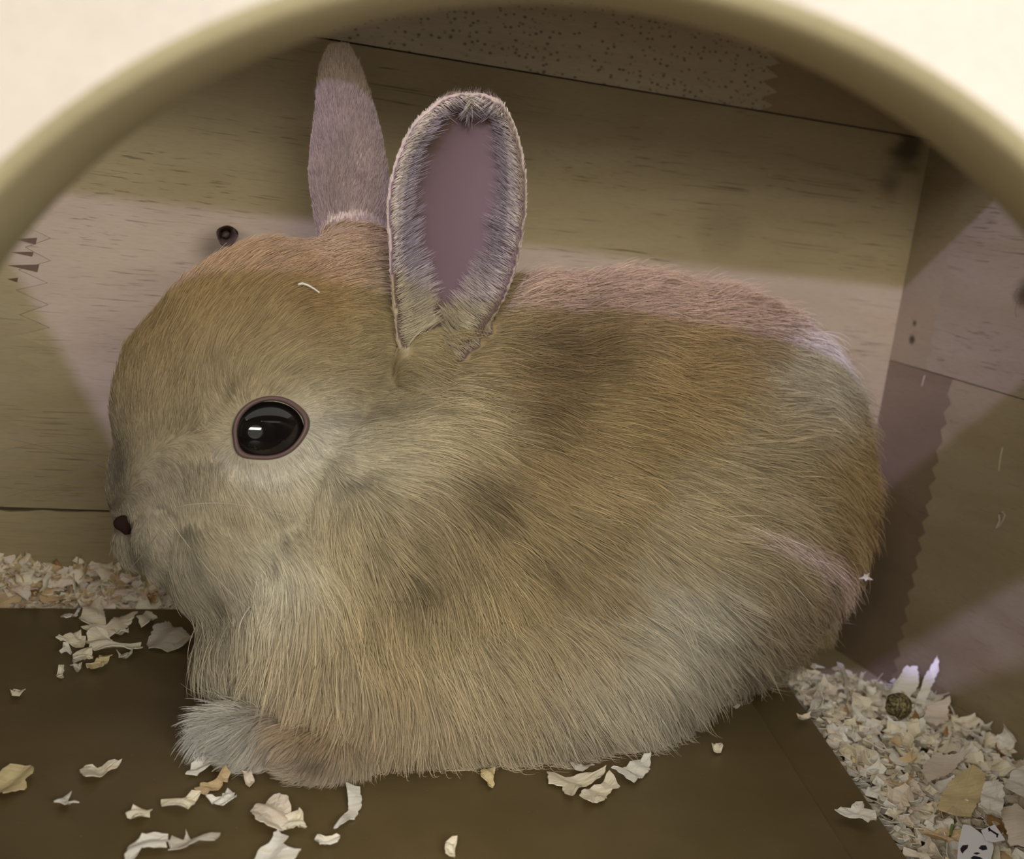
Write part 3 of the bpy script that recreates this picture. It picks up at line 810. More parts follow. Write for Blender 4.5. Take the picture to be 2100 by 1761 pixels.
for (a, b_, c, m_) in (
    ((225, 925, 60), (130, 890, 90), (5, 925, 120), m_wh), ((222, 935, 60), (150, 905, 90), (60, 915, 120), m_wh),
    ((215, 960, 60), (140, 925, 100), (20, 900, 140), m_wh), ((212, 985, 60), (120, 985, 100), (10, 1020, 140), m_wh),
    ((212, 1000, 60), (130, 1005, 100), (70, 1020, 130), m_wh), ((215, 945, 60), (150, 975, 80), (30, 990, 100), m_wh),
    ((330, 1080, -115), (290, 1160, -170), (180, 1240, -200), m_wh), ((350, 1100, -115), (370, 1220, -170), (450, 1330, -190), m_wh),
    ((345, 1060, -120), (400, 1150, -190), (520, 1260, -230), m_whl), ((360, 1040, -120), (480, 1010, -220), (640, 1080, -270), m_whl),
    ((478, 822, -160), (500, 770, -200), (560, 700, -230), m_wh), ((470, 800, -150), (490, 740, -180), (500, 700, -200), m_wh)):
    strand('whisker', bez(a, b_, c), 0.00007, 0.00003, m_, rabbit)
# claws peeping out of the paw fur
for (u, v) in ((418, 1530), (428, 1552), (446, 1568)):
    pts = [wl((u + 14 - 26 * t, v + 2 + 12 * t * t, -190 - 6 * t)) for t in (0, .25, .5, .75, 1)]
    strand('claw', pts, 0.0005, 0.00008, simple('claw_grey_brown', (0.35, 0.29, 0.22), 0.35), rabbit, sides=7)

# ------------------------------------------------------------------ wood shavings
def shav_mat(name, col, trans=0.2):
    m, nt, b = nodes(name)
    tc = N(nt, 'ShaderNodeTexCoord'); mp = N(nt, 'ShaderNodeMapping'); mp.inputs['Scale'].default_value = (150, 1600, 600)
    nt.links.new(tc.outputs['Object'], mp.inputs[0]); no = N(nt, 'ShaderNodeTexNoise'); nt.links.new(mp.outputs[0], no.inputs['Vector']); no.inputs['Scale'].default_value = 1.0
    c = mixc(nt, maprange(nt, no.outputs[0], 0.35, 0.75), col, tuple(x * y for x, y in zip(col, (0.90, 0.84, 0.74))))
    nt.links.new(c, b.inputs['Base Color']); b.inputs['Roughness'].default_value = 0.6; b.inputs['Specular IOR Level'].default_value = 0.2
    tr = N(nt, 'ShaderNodeBsdfTranslucent'); nt.links.new(c, tr.inputs[0])
    mx = N(nt, 'ShaderNodeMixShader'); mx.inputs[0].default_value = trans
    nt.links.new(b.outputs[0], mx.inputs[1]); nt.links.new(tr.outputs[0], mx.inputs[2]); nt.links.new(mx.outputs[0], nt.nodes['Material Output'].inputs[0])
    return m
SH = {'cream': shav_mat('shaving_cream', (0.90, 0.84, 0.68)), 'white': shav_mat('shaving_white', (0.92, 0.90, 0.84)),
      'pink': shav_mat('shaving_pinkish', (0.88, 0.79, 0.68)), 'tan': shav_mat('shaving_tan', (0.72, 0.55, 0.33)),
      'yellow': shav_mat('shaving_yellow', (0.80, 0.68, 0.40)), 'grey': shav_mat('shaving_grey', (0.62, 0.58, 0.50)),
      'brown': shav_mat('shaving_brown', (0.42, 0.24, 0.10))}

def flake_from_outline(name, outline, z, mat, seed, curl=0.0012, **kw):
    """a curled chip: outline in world metres on a plane at height z, triangulated, warped and given thickness"""
    r_ = random.Random(seed)
    # resample the edge so it can be ragged
    pts = []
    n = len(outline)
    for i in range(n):
        a, b_ = Vector(outline[i]), Vector(outline[(i + 1) % n])
        k = max(1, int((b_ - a).length / 0.0008))
        for j in range(k):
            p = a.lerp(b_, j / k)
            if j: p += Vector((r_.uniform(-1, 1), r_.uniform(-1, 1))) * 0.00030
            pts.append(p)
    c = sum(pts, Vector((0, 0))) / len(pts)
    an = r_.uniform(0, math.pi); ax = Vector((math.cos(an), math.sin(an)))
    size = max((p - c).length for p in pts)
    def h(p):
        q = (p - c).dot(ax) / size; q2 = (p - c).dot(Vector((-ax.y, ax.x))) / size
        return curl * (q * q * 0.9 + 0.35 * math.sin(q2 * 3 + seed)) + 0.0004 + curl * 0.35 + curl * 0.25 * math.sin(q * 9 + seed)
    rings = [1.0, 0.6, 0.25]; m = len(pts); V = []; F = []
    th = 0.00012
    for side in (1, -1):
        for k in rings:
            for p in pts:
                q = c + (p - c) * k; V.append((q.x - c.x, q.y - c.y, max(h(q), 0.0002) + side * th))
        V.append((0, 0, max(h(c), 0.0002) + side * th))
    half = m * len(rings) + 1
    for s, o in ((0, 0), (1, half)):
        for k in range(len(rings) - 1):
            for i in range(m):
                j = (i + 1) % m; f = (o + k * m + i, o + k * m + j, o + (k + 1) * m + j, o + (k + 1) * m + i)
                F.append(f if s == 0 else f[::-1])
        for i in range(m):
            j = (i + 1) % m; f = (o + (len(rings) - 1) * m + i, o + (len(rings) - 1) * m + j, o + half - 1); F.append(f if s == 0 else f[::-1])
    for i in range(m):
        j = (i + 1) % m; F.append((i, half + i, half + j, j))
    o = mesh_obj(name, V, F, mat, **kw); o.location = (c.x, c.y, z); return o

SCAT = [
 ([(20,1421),(28,1412),(42,1412),(52,1420),(40,1426),(24,1427)], 'cream', 'tiny lone cream wood flake on the dark left part of the tray'),
 ([(-12,1592),(20,1575),(65,1570),(67,1590),(50,1600),(55,1610),(25,1622),(5,1632),(-8,1615)], 'yellow', 'layered yellowish wood flake cut by the left picture edge'),
 ([(163,1578),(175,1568),(200,1570),(222,1562),(250,1560),(240,1572),(215,1583),(190,1598),(175,1597),(170,1588)], 'cream', 'cream wood shaving with a thin tail pointing right, on open tray left of the paw'),
 ([(110,1650),(125,1635),(147,1625),(140,1640),(162,1652),(140,1655),(122,1650)], 'white', 'small white forked wood shaving near lower left'),
 ([(257,1672),(272,1658),(290,1656),(313,1655),(308,1668),(290,1672),(298,1680),(275,1683)], 'cream', 'small notched cream shaving below and left of the paw'),
 ([(330,1638),(345,1638),(367,1645),(392,1633),(412,1632),(400,1648),(380,1665),(350,1655),(332,1648)], 'cream', 'pale yellow wing shaped shaving below the toes of the paw'),
 ([(420,1630),(436,1636),(455,1634),(466,1622),(480,1626),(484,1645),(468,1652),(440,1645)], 'white', 'white bone shaped shaving just right of the yellow wing shaped one'),
 ([(380,1588),(392,1566),(412,1558),(430,1560),(432,1572),(405,1585)], 'white', 'creamy white shaving at the tip of the paw'),
 ([(396,1560),(404,1545),(420,1538),(440,1545),(430,1558)], 'pink', 'pinkish shaving half hidden behind the paw tip'),
 ([(398,1622),(418,1606),(445,1598),(462,1580),(473,1590),(452,1610),(420,1627)], 'tan', 'tan twisted stick shaving under the paw'),
 ([(495,1585),(515,1580),(522,1600),(512,1607),(500,1596)], 'pink', 'small chip poking out under the paw fur'),
 ([(513,1668),(522,1652),(532,1645),(540,1652),(552,1640),(572,1637),(590,1648),(597,1665),(590,1685),(575,1700),(548,1699),(522,1690)], 'pink', 'large round pinkish wood flake below the paw'),
 ([(572,1688),(585,1675),(600,1674),(612,1668),(622,1685),(628,1705),(616,1704),(608,1695),(590,1702)], 'cream', 'folded cream chip touching the large round pinkish flake'),
 ([(517,1768),(535,1740),(555,1728),(568,1708),(592,1716),(578,1730),(590,1742),(617,1745),(605,1758),(570,1775)], 'white', 'spiky white shaving at the bottom picture edge under the round flake'),
 ([(645,1722),(655,1712),(668,1716),(697,1718),(692,1729),(668,1728),(655,1733)], 'white', 'tiny white and tan shaving right of the spiky one'),
 ([(708,1610),(738,1617),(742,1650),(728,1672),(705,1688),(684,1700),(698,1678),(716,1656),(716,1635)], 'white', 'long white hook shaped shaving hanging from the paw'),
 ([(913,1730),(936,1730),(933,1757),(913,1752)], 'cream', 'small square cream chip alone near the bottom edge'),
 ([(985,1582),(1000,1575),(1014,1580),(1012,1595),(1015,1605),(1003,1611),(1000,1600),(986,1598)], 'yellow', 'yellowish chip at the belly fur fringe'),
 ([(253,1768),(262,1735),(290,1718),(345,1710),(342,1738),(315,1742),(285,1740),(270,1762)], 'white', 'big bent white shaving at the bottom left edge'),
 ([(345,1738),(352,1716),(372,1722),(380,1708),(388,1720),(420,1718),(452,1712),(440,1726),(400,1728),(370,1738)], 'grey', 'grey feathery shaving joined to the bent white one'),
 ([(1121,1583),(1140,1580),(1160,1588),(1200,1585),(1242,1578),(1230,1598),(1195,1608),(1170,1637),(1158,1625),(1155,1610),(1125,1603)], 'cream', 'widest shaving of the bright cluster below the belly'),
 ([(1188,1632),(1212,1612),(1235,1606),(1248,1590),(1262,1600),(1272,1610),(1245,1625),(1240,1640),(1205,1645)], 'cream', 'lowest crinkled chip of the bright cluster below the belly'),
 ([(1252,1582),(1278,1577),(1300,1562),(1333,1553),(1334,1575),(1300,1604),(1278,1592)], 'white', 'white shaving pointing up right in the bright cluster below the belly'),
 ([(1168,1575),(1185,1563),(1200,1566),(1218,1576),(1195,1581),(1180,1578)], 'grey', 'dull chip behind the bright cluster, at the belly fur'),
 ([(1458,1533),(1463,1525),(1478,1527),(1482,1535),(1472,1540),(1464,1538)], 'cream', 'tiny cream crumb alone on the tray right of the bright cluster'),
 ([(1503,1452),(1512,1444),(1517,1450),(1508,1456)], 'cream', 'tiny crumb under the fur at the rear of the belly'),
 ([(1711,1662),(1728,1652),(1745,1654),(1755,1645),(1768,1648),(1772,1660),(1795,1670),(1796,1684),(1780,1690),(1762,1678),(1735,1672)], 'white', 'ragged white shaving alone near the right edge of the tray'),
 ([(1633,1466),(1645,1466),(1662,1464),(1660,1472),(1640,1475)], 'cream', 'short flat chip on the tray edge beside the shavings heap'),
 ([(113,1320),(128,1308),(165,1304),(182,1314),(172,1324),(140,1318)], 'cream', 'pointed leaf shaped shaving at the left of the back cluster'),
 ([(176,1312),(195,1303),(222,1308),(226,1322),(260,1320),(290,1316),(293,1331),(270,1338),(200,1338),(182,1330)], 'cream', 'long knobbly shaving in the cluster below the rabbit chin'),
 ([(121,1342),(128,1332),(148,1335),(138,1342)], 'white', 'small oval pale chip under the leaf shaped shaving'),
 ([(149,1343),(188,1340),(190,1356),(170,1364),(150,1362)], 'cream', 'squarish cream chip below the long knobbly shaving'),
 ([(175,1371),(203,1347),(230,1353),(205,1374),(185,1374)], 'yellow', 'yellow boat shaped chip right of the squarish cream chip'),
 ([(117,1394),(119,1373),(131,1371),(127,1394)], 'cream', 'small upright rectangular chip, lowest of the back left chips'),
 ([(143,1366),(168,1366),(158,1375)], 'grey', 'dull sliver under the squarish cream chip'),
 ([(162,1270),(172,1252),(200,1240),(214,1258),(216,1285),(196,1300),(190,1280),(166,1278)], 'cream', 'curled pale ribbon shaving standing at the back edge of the tray'),
 ([(165,1296),(190,1299),(222,1284),(250,1260),(282,1266),(268,1284),(240,1298),(210,1304),(180,1302)], 'cream', 'wavy pale shaving running up right below the chin'),
 ([(303,1312),(318,1292),(345,1278),(365,1290),(388,1306),(395,1318),(375,1328),(340,1330),(305,1324)], 'grey', 'grey folded shaving against the chest fur'),
 ([(124,1262),(132,1268),(150,1260),(165,1247),(163,1256),(145,1272),(130,1272)], 'white', 'thin hook shaped sliver at the back edge of the tray'),
 ([(238,1340),(272,1338),(260,1350),(250,1348)], 'grey', 'dull small chip under the right end of the knobbly shaving'),
 ([(226,1294),(245,1284),(264,1292),(262,1302),(240,1304)], 'cream', 'small chip just above the knobbly shaving'),
 ([(278,1272),(298,1252),(322,1258),(305,1284),(290,1285)], 'cream', 'pale shaving tucked below the chin fur'),
]
for k, (ol, mt, lab) in enumerate(SCAT):
    cy = sum(p[1] for p in ol) / len(ol)
    zz_ = MATZ + 0.0002
    # every chip has height, so its outline is laid out slightly above the tray
    pw = [on_plane(x, y, 2, MATZ + 0.0011) for x, y in ol]
    flake_from_outline('wood_shaving', [(p.x, p.y) for p in pw], zz_, SH[mt], k + 3, curl=0.0013 if cy > 1400 else 0.0018,
                       label=lab, cat='wood shaving', group='loose shavings on the brown tray')

# generic flakes shared by the two heaps
def proto_flake(seed):
    r_ = random.Random(seed); nx, ny = 7, 4
    L_ = r_.uniform(0.8, 1.0); Wd = r_.uniform(0.3, 0.85); cu = r_.uniform(-2.4, 2.4); tw = r_.uniform(-0.7, 0.7)
    V = []; F = []
    edge0 = [r_.uniform(-0.28, 0.28) for _ in range(nx)]; edge1 = [r_.uniform(-0.28, 0.28) for _ in range(nx)]
    taper = r_.choice((0, 0, 0.5, 0.8))
    for side in (1, -1):
        for i in range(nx):
            for j in range(ny):
                a = i / (nx - 1) - 0.5; b_ = j / (ny - 1) - 0.5
                wd = Wd * (1 - taper * abs(a) * 2 * (0.4 + 0.6 * (a > 0)))
                x = a * L_; y = b_ * wd * (1 + (edge0[i] if j == 0 else edge1[i] if j == ny - 1 else 0))
                if i in (0, nx - 1): x += r_.uniform(-0.06, 0.06) if side == 1 else 0
                if side == -1: x, y = V[i * ny + j][3], V[i * ny + j][4]
                if abs(cu) > 0.05:
                    an = a * cu; X_ = math.sin(an) / cu * L_; Z_ = (1 - math.cos(an)) / cu * L_
                else: X_, Z_ = x, 0
                Z_ += y * tw * a * 2 + 0.04 * math.sin(7 * b_ + seed)
                V.append((X_ + (x - a * L_), y, Z_ + side * 0.012, x, y))
    n = nx * ny
    for s, o in ((0, 0), (1, n)):
        for i in range(nx - 1):
            for j in range(ny - 1):
                f = (o + i * ny + j, o + (i + 1) * ny + j, o + (i + 1) * ny + j + 1, o + i * ny + j + 1); F.append(f if s == 0 else f[::-1])
    ring = [i * ny for i in range(nx)] + [(nx - 1) * ny + j for j in range(1, ny)] + [i * ny + ny - 1 for i in range(nx - 2, -1, -1)] + [j for j in range(ny - 2, 0, -1)]
    for i in range(len(ring)):
        a, b_ = ring[i], ring[(i + 1) % len(ring)]; F.append((b_, a, a + n, b_ + n))
    me = bpy.data.meshes.new('wood_shaving'); me.from_pydata([v[:3] for v in V], [], F); me.update(); return me
PROTO = {}
def get_proto(k, mt):
    if (k, mt) not in PROTO:
        me = proto_flake(100 + k); me.materials.append(SH[mt]); PROTO[(k, mt)] = me
    return PROTO[(k, mt)]

def heap_flake(pos, size, rot, k, mt, label, group, name='wood_shaving'):
    o = bpy.data.objects.new(name, get_proto(k, mt)); o.location = pos; o.rotation_euler = rot; o.scale = (size, size, size)
    return link(o, label=label, cat='wood shaving', group=group)

def edge_x(y): k = (y - E0.y) / (E1.y - E0.y); return E0.x + (E1.x - E0.x) * k

def heap_height(x, y):
    """surface of the right heap: higher by the tray, low at the wall"""
    e = edge_x(y); k = (x - e) / max(XW - e, 1e-4)
    return 0.0115 * (1 - k) ** 0.8 + 0.0035 + 0.0015 * math.sin(x * 230) * math.cos(y * 190)

def in_right(x, y): return edge_x(y) + 0.002 < x < XW - 0.003

def joined_flakes(name, items, **kw):
    """smaller flakes of a heap joined into one piece"""
    V = []; F = []; MI = []; ms = list(SH); o = 0
    for pos, size, rot, k, mt in items:
        me = get_proto(k, 'cream'); n = len(me.vertices); co = np.empty(n * 3); me.vertices.foreach_get('co', co)
        M = np.array(Matrix.Rotation(rot[2], 3, 'Z') @ Matrix.Rotation(rot[1], 3, 'Y') @ Matrix.Rotation(rot[0], 3, 'X'))
        V += [tuple(v) for v in (co.reshape(-1, 3) * size) @ M.T + np.array(pos)]
        for p in me.polygons: F.append([o + i for i in p.vertices]); MI.append(ms.index(mt))
        o += n
    ob = mesh_obj(name, V, F, None, kind='stuff', **kw)
    for m in ms: ob.data.materials.append(SH[m])
    ob.data.polygons.foreach_set('material_index', MI)
    return ob

def proj(p):
    q = (np.array(p) - CAM) @ R; return PPX - FPX * q[0] / q[2], PPY + FPX * q[1] / q[2]

COLNAME = {'cream': 'cream', 'white': 'whitish', 'pink': 'peach', 'tan': 'tan', 'yellow': 'yellowish', 'brown': 'brown', 'grey': 'grey'}
ORD = ['leftmost', 'second from left', 'third from left', 'fourth from left', 'fifth from left', 'sixth from left', 'seventh from left', 'eighth from left', 'ninth from left']
def label_flakes(recs, place_of, heap):
    """each label: colour, size and the spot in the heap; look-alikes are told apart by their order from the left"""
    keyed = {}
    for o, size, mt in recs:
        px, py = proj(o.location)
        sz = 'small' if size < 0.0058 else 'broad' if size > 0.0082 else 'middling'
        keyed.setdefault((sz, COLNAME[mt], place_of(px, py)), []).append((px, o))
    for (sz, cn, pl), L in keyed.items():
        L.sort(key=lambda q: q[0])
        for i, (_, o) in enumerate(L):
            tail = '' if len(L) == 1 else ', ' + (ORD[i] if i < len(ORD) else 'far right')
            if len(L) > 1 and i == len(L) - 1: tail = ', rightmost'
            o['label'] = f'{sz} {cn} wood shaving {pl}{tail}'

def place_right(px, py):
    edge = 1623 + (py - 1402) * 0.69; wall = 1750 + (py - 1370) * 1.6
    row = 'above the dropping' if py < 1440 else 'just below the dropping' if py < 1510 else 'in upper right heap' if py < 1570 else 'in middle right heap' if py < 1640 else 'in lower right heap' if py < 1700 else 'at the paper scrap level'
    k = (px - edge) / max(wall - edge, 1)
    col = 'by the tray edge' if k < 0.3 else 'by the wall' if k > 0.7 else 'mid heap'
    return f'{row}, {col}'
def place_left(px, py):
    row = 'top' if py < 1150 else 'middle' if py < 1200 else 'foot'
    col = 'near the picture edge' if px < 80 else 'left of yellow flake' if px < 200 else 'near the chin' if px < 330 else 'behind the rabbit chest'
    return f'at back heap {row}, {col}'

r_ = random.Random(21)
recs = []; rest = []; cnt = 0
while cnt < 620:
    y = r_.uniform(0.192, 0.296); x = r_.uniform(0.17, XW - 0.002)
    if not in_right(x, y): continue
    h_ = heap_height(x, y); cnt += 1; own = cnt % 4 == 0
    size = (r_.choice((0.0055, 0.0065, 0.0082)) if own else r_.choice((0.0035, 0.0045, 0.006))) * r_.uniform(0.85, 1.15)
    x = min(x, XW - size * 0.5); x = max(x, edge_x(y) + size * 0.42 + 0.0008)
    mt = r_.choices(('cream', 'white', 'pink', 'tan', 'yellow', 'brown'), (6, 7.5, 2.5, 0.9, 0.9, 0.3))[0]
    rot = (r_.gauss(0, 0.55), r_.gauss(0, 0.55), r_.uniform(0, 6.3)); k = r_.randrange(14)
    pos = (x, y, h_ + (r_.uniform(-0.001, 0.002) if own else r_.uniform(-0.004, 0.001)))
    if own: recs.append((heap_flake(pos, size, rot, k, mt, 'x', 'shavings heaped along the right wall'), size, mt))
    else: rest.append((pos, size, rot, k, mt))
label_flakes(recs, place_right, 'right')
heapR = joined_flakes('shavings', rest, label='small pale wood shavings packed between the larger ones along the right wall', cat='wood shavings')
recs = []; rest = []
for i in range(330):
    own = i % 4 == 0
    x = r_.uniform(-0.02, 0.062); hmax = min(0.0285, max(0.012, 0.0290 - 0.25 * max(0, x - 0.022)))
    f = r_.random() ** 0.8; z = 0.004 + (hmax - 0.006) * f; y = (0.3358 if own else 0.3365) + 0.0045 * f + r_.uniform(0, 0.003)
    size = (r_.choice((0.0055, 0.007, 0.0085)) if own else r_.choice((0.0035, 0.0045))) * r_.uniform(0.85, 1.15)
    mt = r_.choices(('cream', 'tan', 'pink', 'yellow', 'brown'), (5, 2, 4, 2, 0.3))[0]
    pos = (x, min(y, YW - 0.0015), z); rot = (r_.gauss(0.55, 0.35), r_.gauss(0, 0.5), r_.gauss(0, 0.9)); k = r_.randrange(14)
    if own: recs.append((heap_flake(pos, size, rot, k, mt, 'x', 'shavings heaped against the back wall'), size, mt))
    else: rest.append((pos, size, rot, k, mt))
label_flakes(recs, place_left, 'back')
heapL = joined_flakes('shavings', rest, label='small wood shavings packed between the larger ones against the back wall', cat='wood shavings')

# crumbs and dust filling both heaps: nobody could count them
def crumbs(name, sampler, n, mats, seed, **kw):
    r2 = random.Random(seed); V = []; F = []; MI = []
    for _ in range(n):
        c = sampler(r2)
        if c is None: continue
        s = r2.uniform(0.0007, 0.0019); o = len(V)
        M = Matrix.Rotation(r2.uniform(0, 6.3), 3, 'Z') @ Matrix.Rotation(r2.gauss(0, 0.6), 3, 'X')
        q = [Vector((-s, -s * .5, 0)), Vector((s, -s * .6, s * .25)), Vector((s * .9, s * .5, 0)), Vector((-s * .8, s * .6, s * .3))]
        for t in (0.0001, -0.0001):
            for p in q: V.append(Vector(c) + M @ (p + Vector((0, 0, t))))
        F += [(o, o + 1, o + 2, o + 3), (o + 7, o + 6, o + 5, o + 4)] + [(o + i, o + 4 + i, o + 4 + (i + 1) % 4, o + (i + 1) % 4) for i in range(4)]
        MI += [r2.randrange(len(mats))] * 6
    ob = mesh_obj(name, V, F, None, kind='stuff', **kw)
    for m in mats: ob.data.materials.append(m)
    ob.data.polygons.foreach_set('material_index', MI)
def s_right(r2):
    y = r2.uniform(0.190, 0.299) ; x = r2.uniform(0.17, XW - 0.001)
    if not in_right(x, y): return None
    return (x, y, max(0.001, heap_height(x, y) - r2.uniform(-0.0015, 0.007)))
def s_left(r2):
    x = r2.uniform(-0.03, 0.075); f = r2.random(); z = 0.001 + 0.0235 * f * (1 if x < 0.035 else 0.75)
    return (x, min(0.3355 + 0.0055 * f + r2.uniform(0, 0.003), YW - 0.001), z)
crumbs('sawdust', s_right, 5200, [SH['cream'], SH['white'], SH['pink'], SH['cream'], SH['white']], 5, parent=heapR)
crumbs('sawdust', s_left, 2400, [SH['cream'], SH['tan'], SH['pink']], 6, parent=heapL)

# a few flakes one can point at
def big_flake(px, py, z, outline, mt, lab, tilt=(0, 0), curl=0.0015, seed=50, group=None):
    c = on_plane(px, py, 2, z)
    pw = [on_plane(px + a, py + b_, 2, z) for a, b_ in outline]
    o = flake_from_outline('wood_shaving', [(p.x, p.y) for p in pw], z, SH[mt], seed, curl=curl, label=lab, cat='wood shaving', group=group)
    o.rotation_euler = (tilt[0], tilt[1], 0); return o
big_flake(1985, 1640, 0.0155, [(-65, 25), (-50, -15), (-25, -45), (5, -55), (35, -40), (28, 0), (5, 40), (-30, 48)], 'yellow', 'large smooth olive yellow flake in the middle of the right heap', seed=61)
big_flake(1930, 1575, 0.0155, [(-45, 20), (-20, -20), (60, -30), (10, 20), (-30, 40)], 'pink', 'peach pointed flake near the upper part of the right heap', seed=62)
big_flake(2092, 1605, 0.013, [(-35, 25), (-20, -10), (15, -32), (40, -30), (40, 30), (0, 42)], 'white', 'bright white ribbed shaving at the right picture edge', seed=63)
big_flake(2075, 1705, 0.0155, [(-30, -40), (10, -50), (45, -30), (45, 40), (-5, 35)], 'pink', 'big peach flake at the lower right picture corner', seed=64)
big_flake(2030, 1655, 0.0175, [(-28, 15), (-15, -35), (15, -40), (28, -10), (20, 30), (-10, 38)], 'white', 'white folded flake just above the printed paper scrap', seed=65)
big_flake(1945, 1725, 0.0155, [(-60, -15), (-20, -18), (25, -6), (35, 6), (-10, 18), (-40, 5)], 'tan', 'tan strip left of the printed paper scrap', seed=66)
big_flake(1830, 1395, 0.0125, [(-5, 30), (5, -5), (28, -8), (45, 10), (40, 30), (20, 34)], 'white', 'bluish white flake standing over the brown pellet', tilt=(0.7, 0.2), seed=67)
big_flake(1925, 1468, 0.0105, [(-35, 12), (-30, -10), (15, -22), (20, 8), (-5, 18)], 'pink', 'pale pink square tipped chip right of the brown pellet', tilt=(0.3, 0), seed=68)
big_flake(1892, 1418, 0.0105, [(-20, 30), (-8, -5), (10, -22), (22, -10), (8, 10), (12, 30)], 'white', 'white fringed curl behind the brown pellet', tilt=(0.7, -0.2), seed=69)
big_flake(1726, 1388, 0.013, [(-24, -12), (-10, -10), (14, 10), (24, 26), (12, 24), (-6, 6)], 'grey', 'grey sliver standing in shade behind the rabbit rump', tilt=(0.5, 0.3), seed=70)
big_flake(1672, 1440, 0.0155, [(-14, 20), (-5, -15), (10, -10), (8, 18)], 'grey', 'small upright flake at the tray corner by the rump', tilt=(0.4, 0), seed=71)
big_flake(255, 1178, 0.019, [(-40, 15), (-18, -25), (0, -40), (28, -10), (45, 18), (0, 24)], 'yellow', 'broad yellow flake under the rabbit chin, on the back heap', tilt=(0.9, 0), seed=72)
big_flake(305, 1215, 0.017, [(-25, 15), (-10, -12), (15, -18), (28, 12), (5, 24)], 'cream', 'cream flake right of the broad yellow one, beside the chest fur', tilt=(0.8, 0), seed=73)
big_flake(30, 1185, 0.021, [(-40, -10), (-10, -18), (35, 8), (30, 20), (-5, 10)], 'pink', 'long peach flake at the left picture edge on the back heap', tilt=(0.8, 0), seed=74)

# chips stuck to the right wall
def wall_chip(px, py, outline, mt, lab, seed):
    c = on_plane(px, py, 0, XW)
    pts = [on_plane(px + a, py + b_, 0, XW) for a, b_ in outline]
    V = []; n = len(pts); r3 = random.Random(seed)
    for off in (0.00015, 0.0006):
        for p in pts: V.append((-off - (r3.uniform(0, 0.0005) if off > 0.0003 else 0), p.y - c.y, p.z - c.z))
    F = [tuple(range(n)), tuple(reversed(range(n, 2 * n)))] + [(i, n + i, n + (i + 1) % n, (i + 1) % n) for i in range(n)]
    o = mesh_obj('wood_shaving', V, F, SH[mt], label=lab, cat='wood shaving', group='chips stuck to the right wall'); o.location = (XW, c.y, c.z)
wall_chip(2068, 1533, [(-10, -12), (-3, -18), (3, -4), (10, 4), (8, 12), (2, 10), (0, 18), (-4, 8), (-11, 4)], 'cream', 'small ragged chip stuck low on the right wall above the heap', 81)
def wire_thing(name, pts, r, mat, loc, **kw):
    o = strand(name, [Vector(p) - Vector(loc) for p in pts], r, r * 0.6, mat, None, **kw); o.location = loc; return o
m_hair = simple('pale_hair', (0.62, 0.56, 0.38), 0.5)
P0 = [on_plane(x, y, 0, XW - 0.0004) for x, y in ((2043, 1083), (2050, 1068), (2048, 1055), (2056, 1049), (2061, 1056), (2056, 1068), (2048, 1080))]
wire_thing('wood_shaving', P0, 0.00022, SH['grey'], P0[0], label='thin looped sliver stuck to the right wall in shade', cat='wood shaving')
P0 = [on_plane(x, y, 0, XW - 0.0003) for x, y in ((2056, 918), (2052, 935), (2050, 950), (2048, 965))]
wire_thing('hair', P0, 0.00014, m_hair, P0[0], label='single pale hair stuck upright on the right wall', cat='hair')
P0 = [on_plane(x, y, 0, XW - 0.0003) for x, y in ((1896, 770), (1893, 781), (1890, 792))]
wire_thing('hair', P0, 0.00012, m_hair, P0[0], label='short pale hair on the brown plank of the right wall', cat='hair')

# shavings caught in the fur
def fur_chip(pts, w, lab, r0=0.0003):
    q = [Vector(uvw_to_world(np.array((u, v, w), float))) for u, v in pts]
    wire_thing('wood_shaving', q, r0, SH['white'], q[0], label=lab, cat='wood shaving')
fur_chip([(612, 583), (620, 581), (632, 585), (644, 592), (655, 600)], surf_w(632, 590) - 38, 'thin curved white sliver lying on the rabbit forehead')
# star-shaped chip on the rump
c0 = (1776, 1183); n = 10; wv = 8
q = []
for i in range(n):
    t = math.tau * i / n + 0.4; k = (16, 6, 9, 5, 17, 5, 8, 5, 12, 5)[i]
    q.append((c0[0] + k * math.cos(t), c0[1] + k * math.sin(t)))
wst = -60.0
cw = Vector(uvw_to_world(np.array((*c0, wst), float)))
V = [Vector(uvw_to_world(np.array((u, v, wst - o_), float))) - cw for o_ in (0, 4) for u, v in q]
F = [tuple(range(n)), tuple(reversed(range(n, 2 * n)))] + [(i, n + i, n + (i + 1) % n, (i + 1) % n) for i in range(n)]
o = mesh_obj('wood_shaving', V, F, SH['white'], label='star shaped white chip caught in the fur low on the rump', cat='wood shaving'); o.location = cw

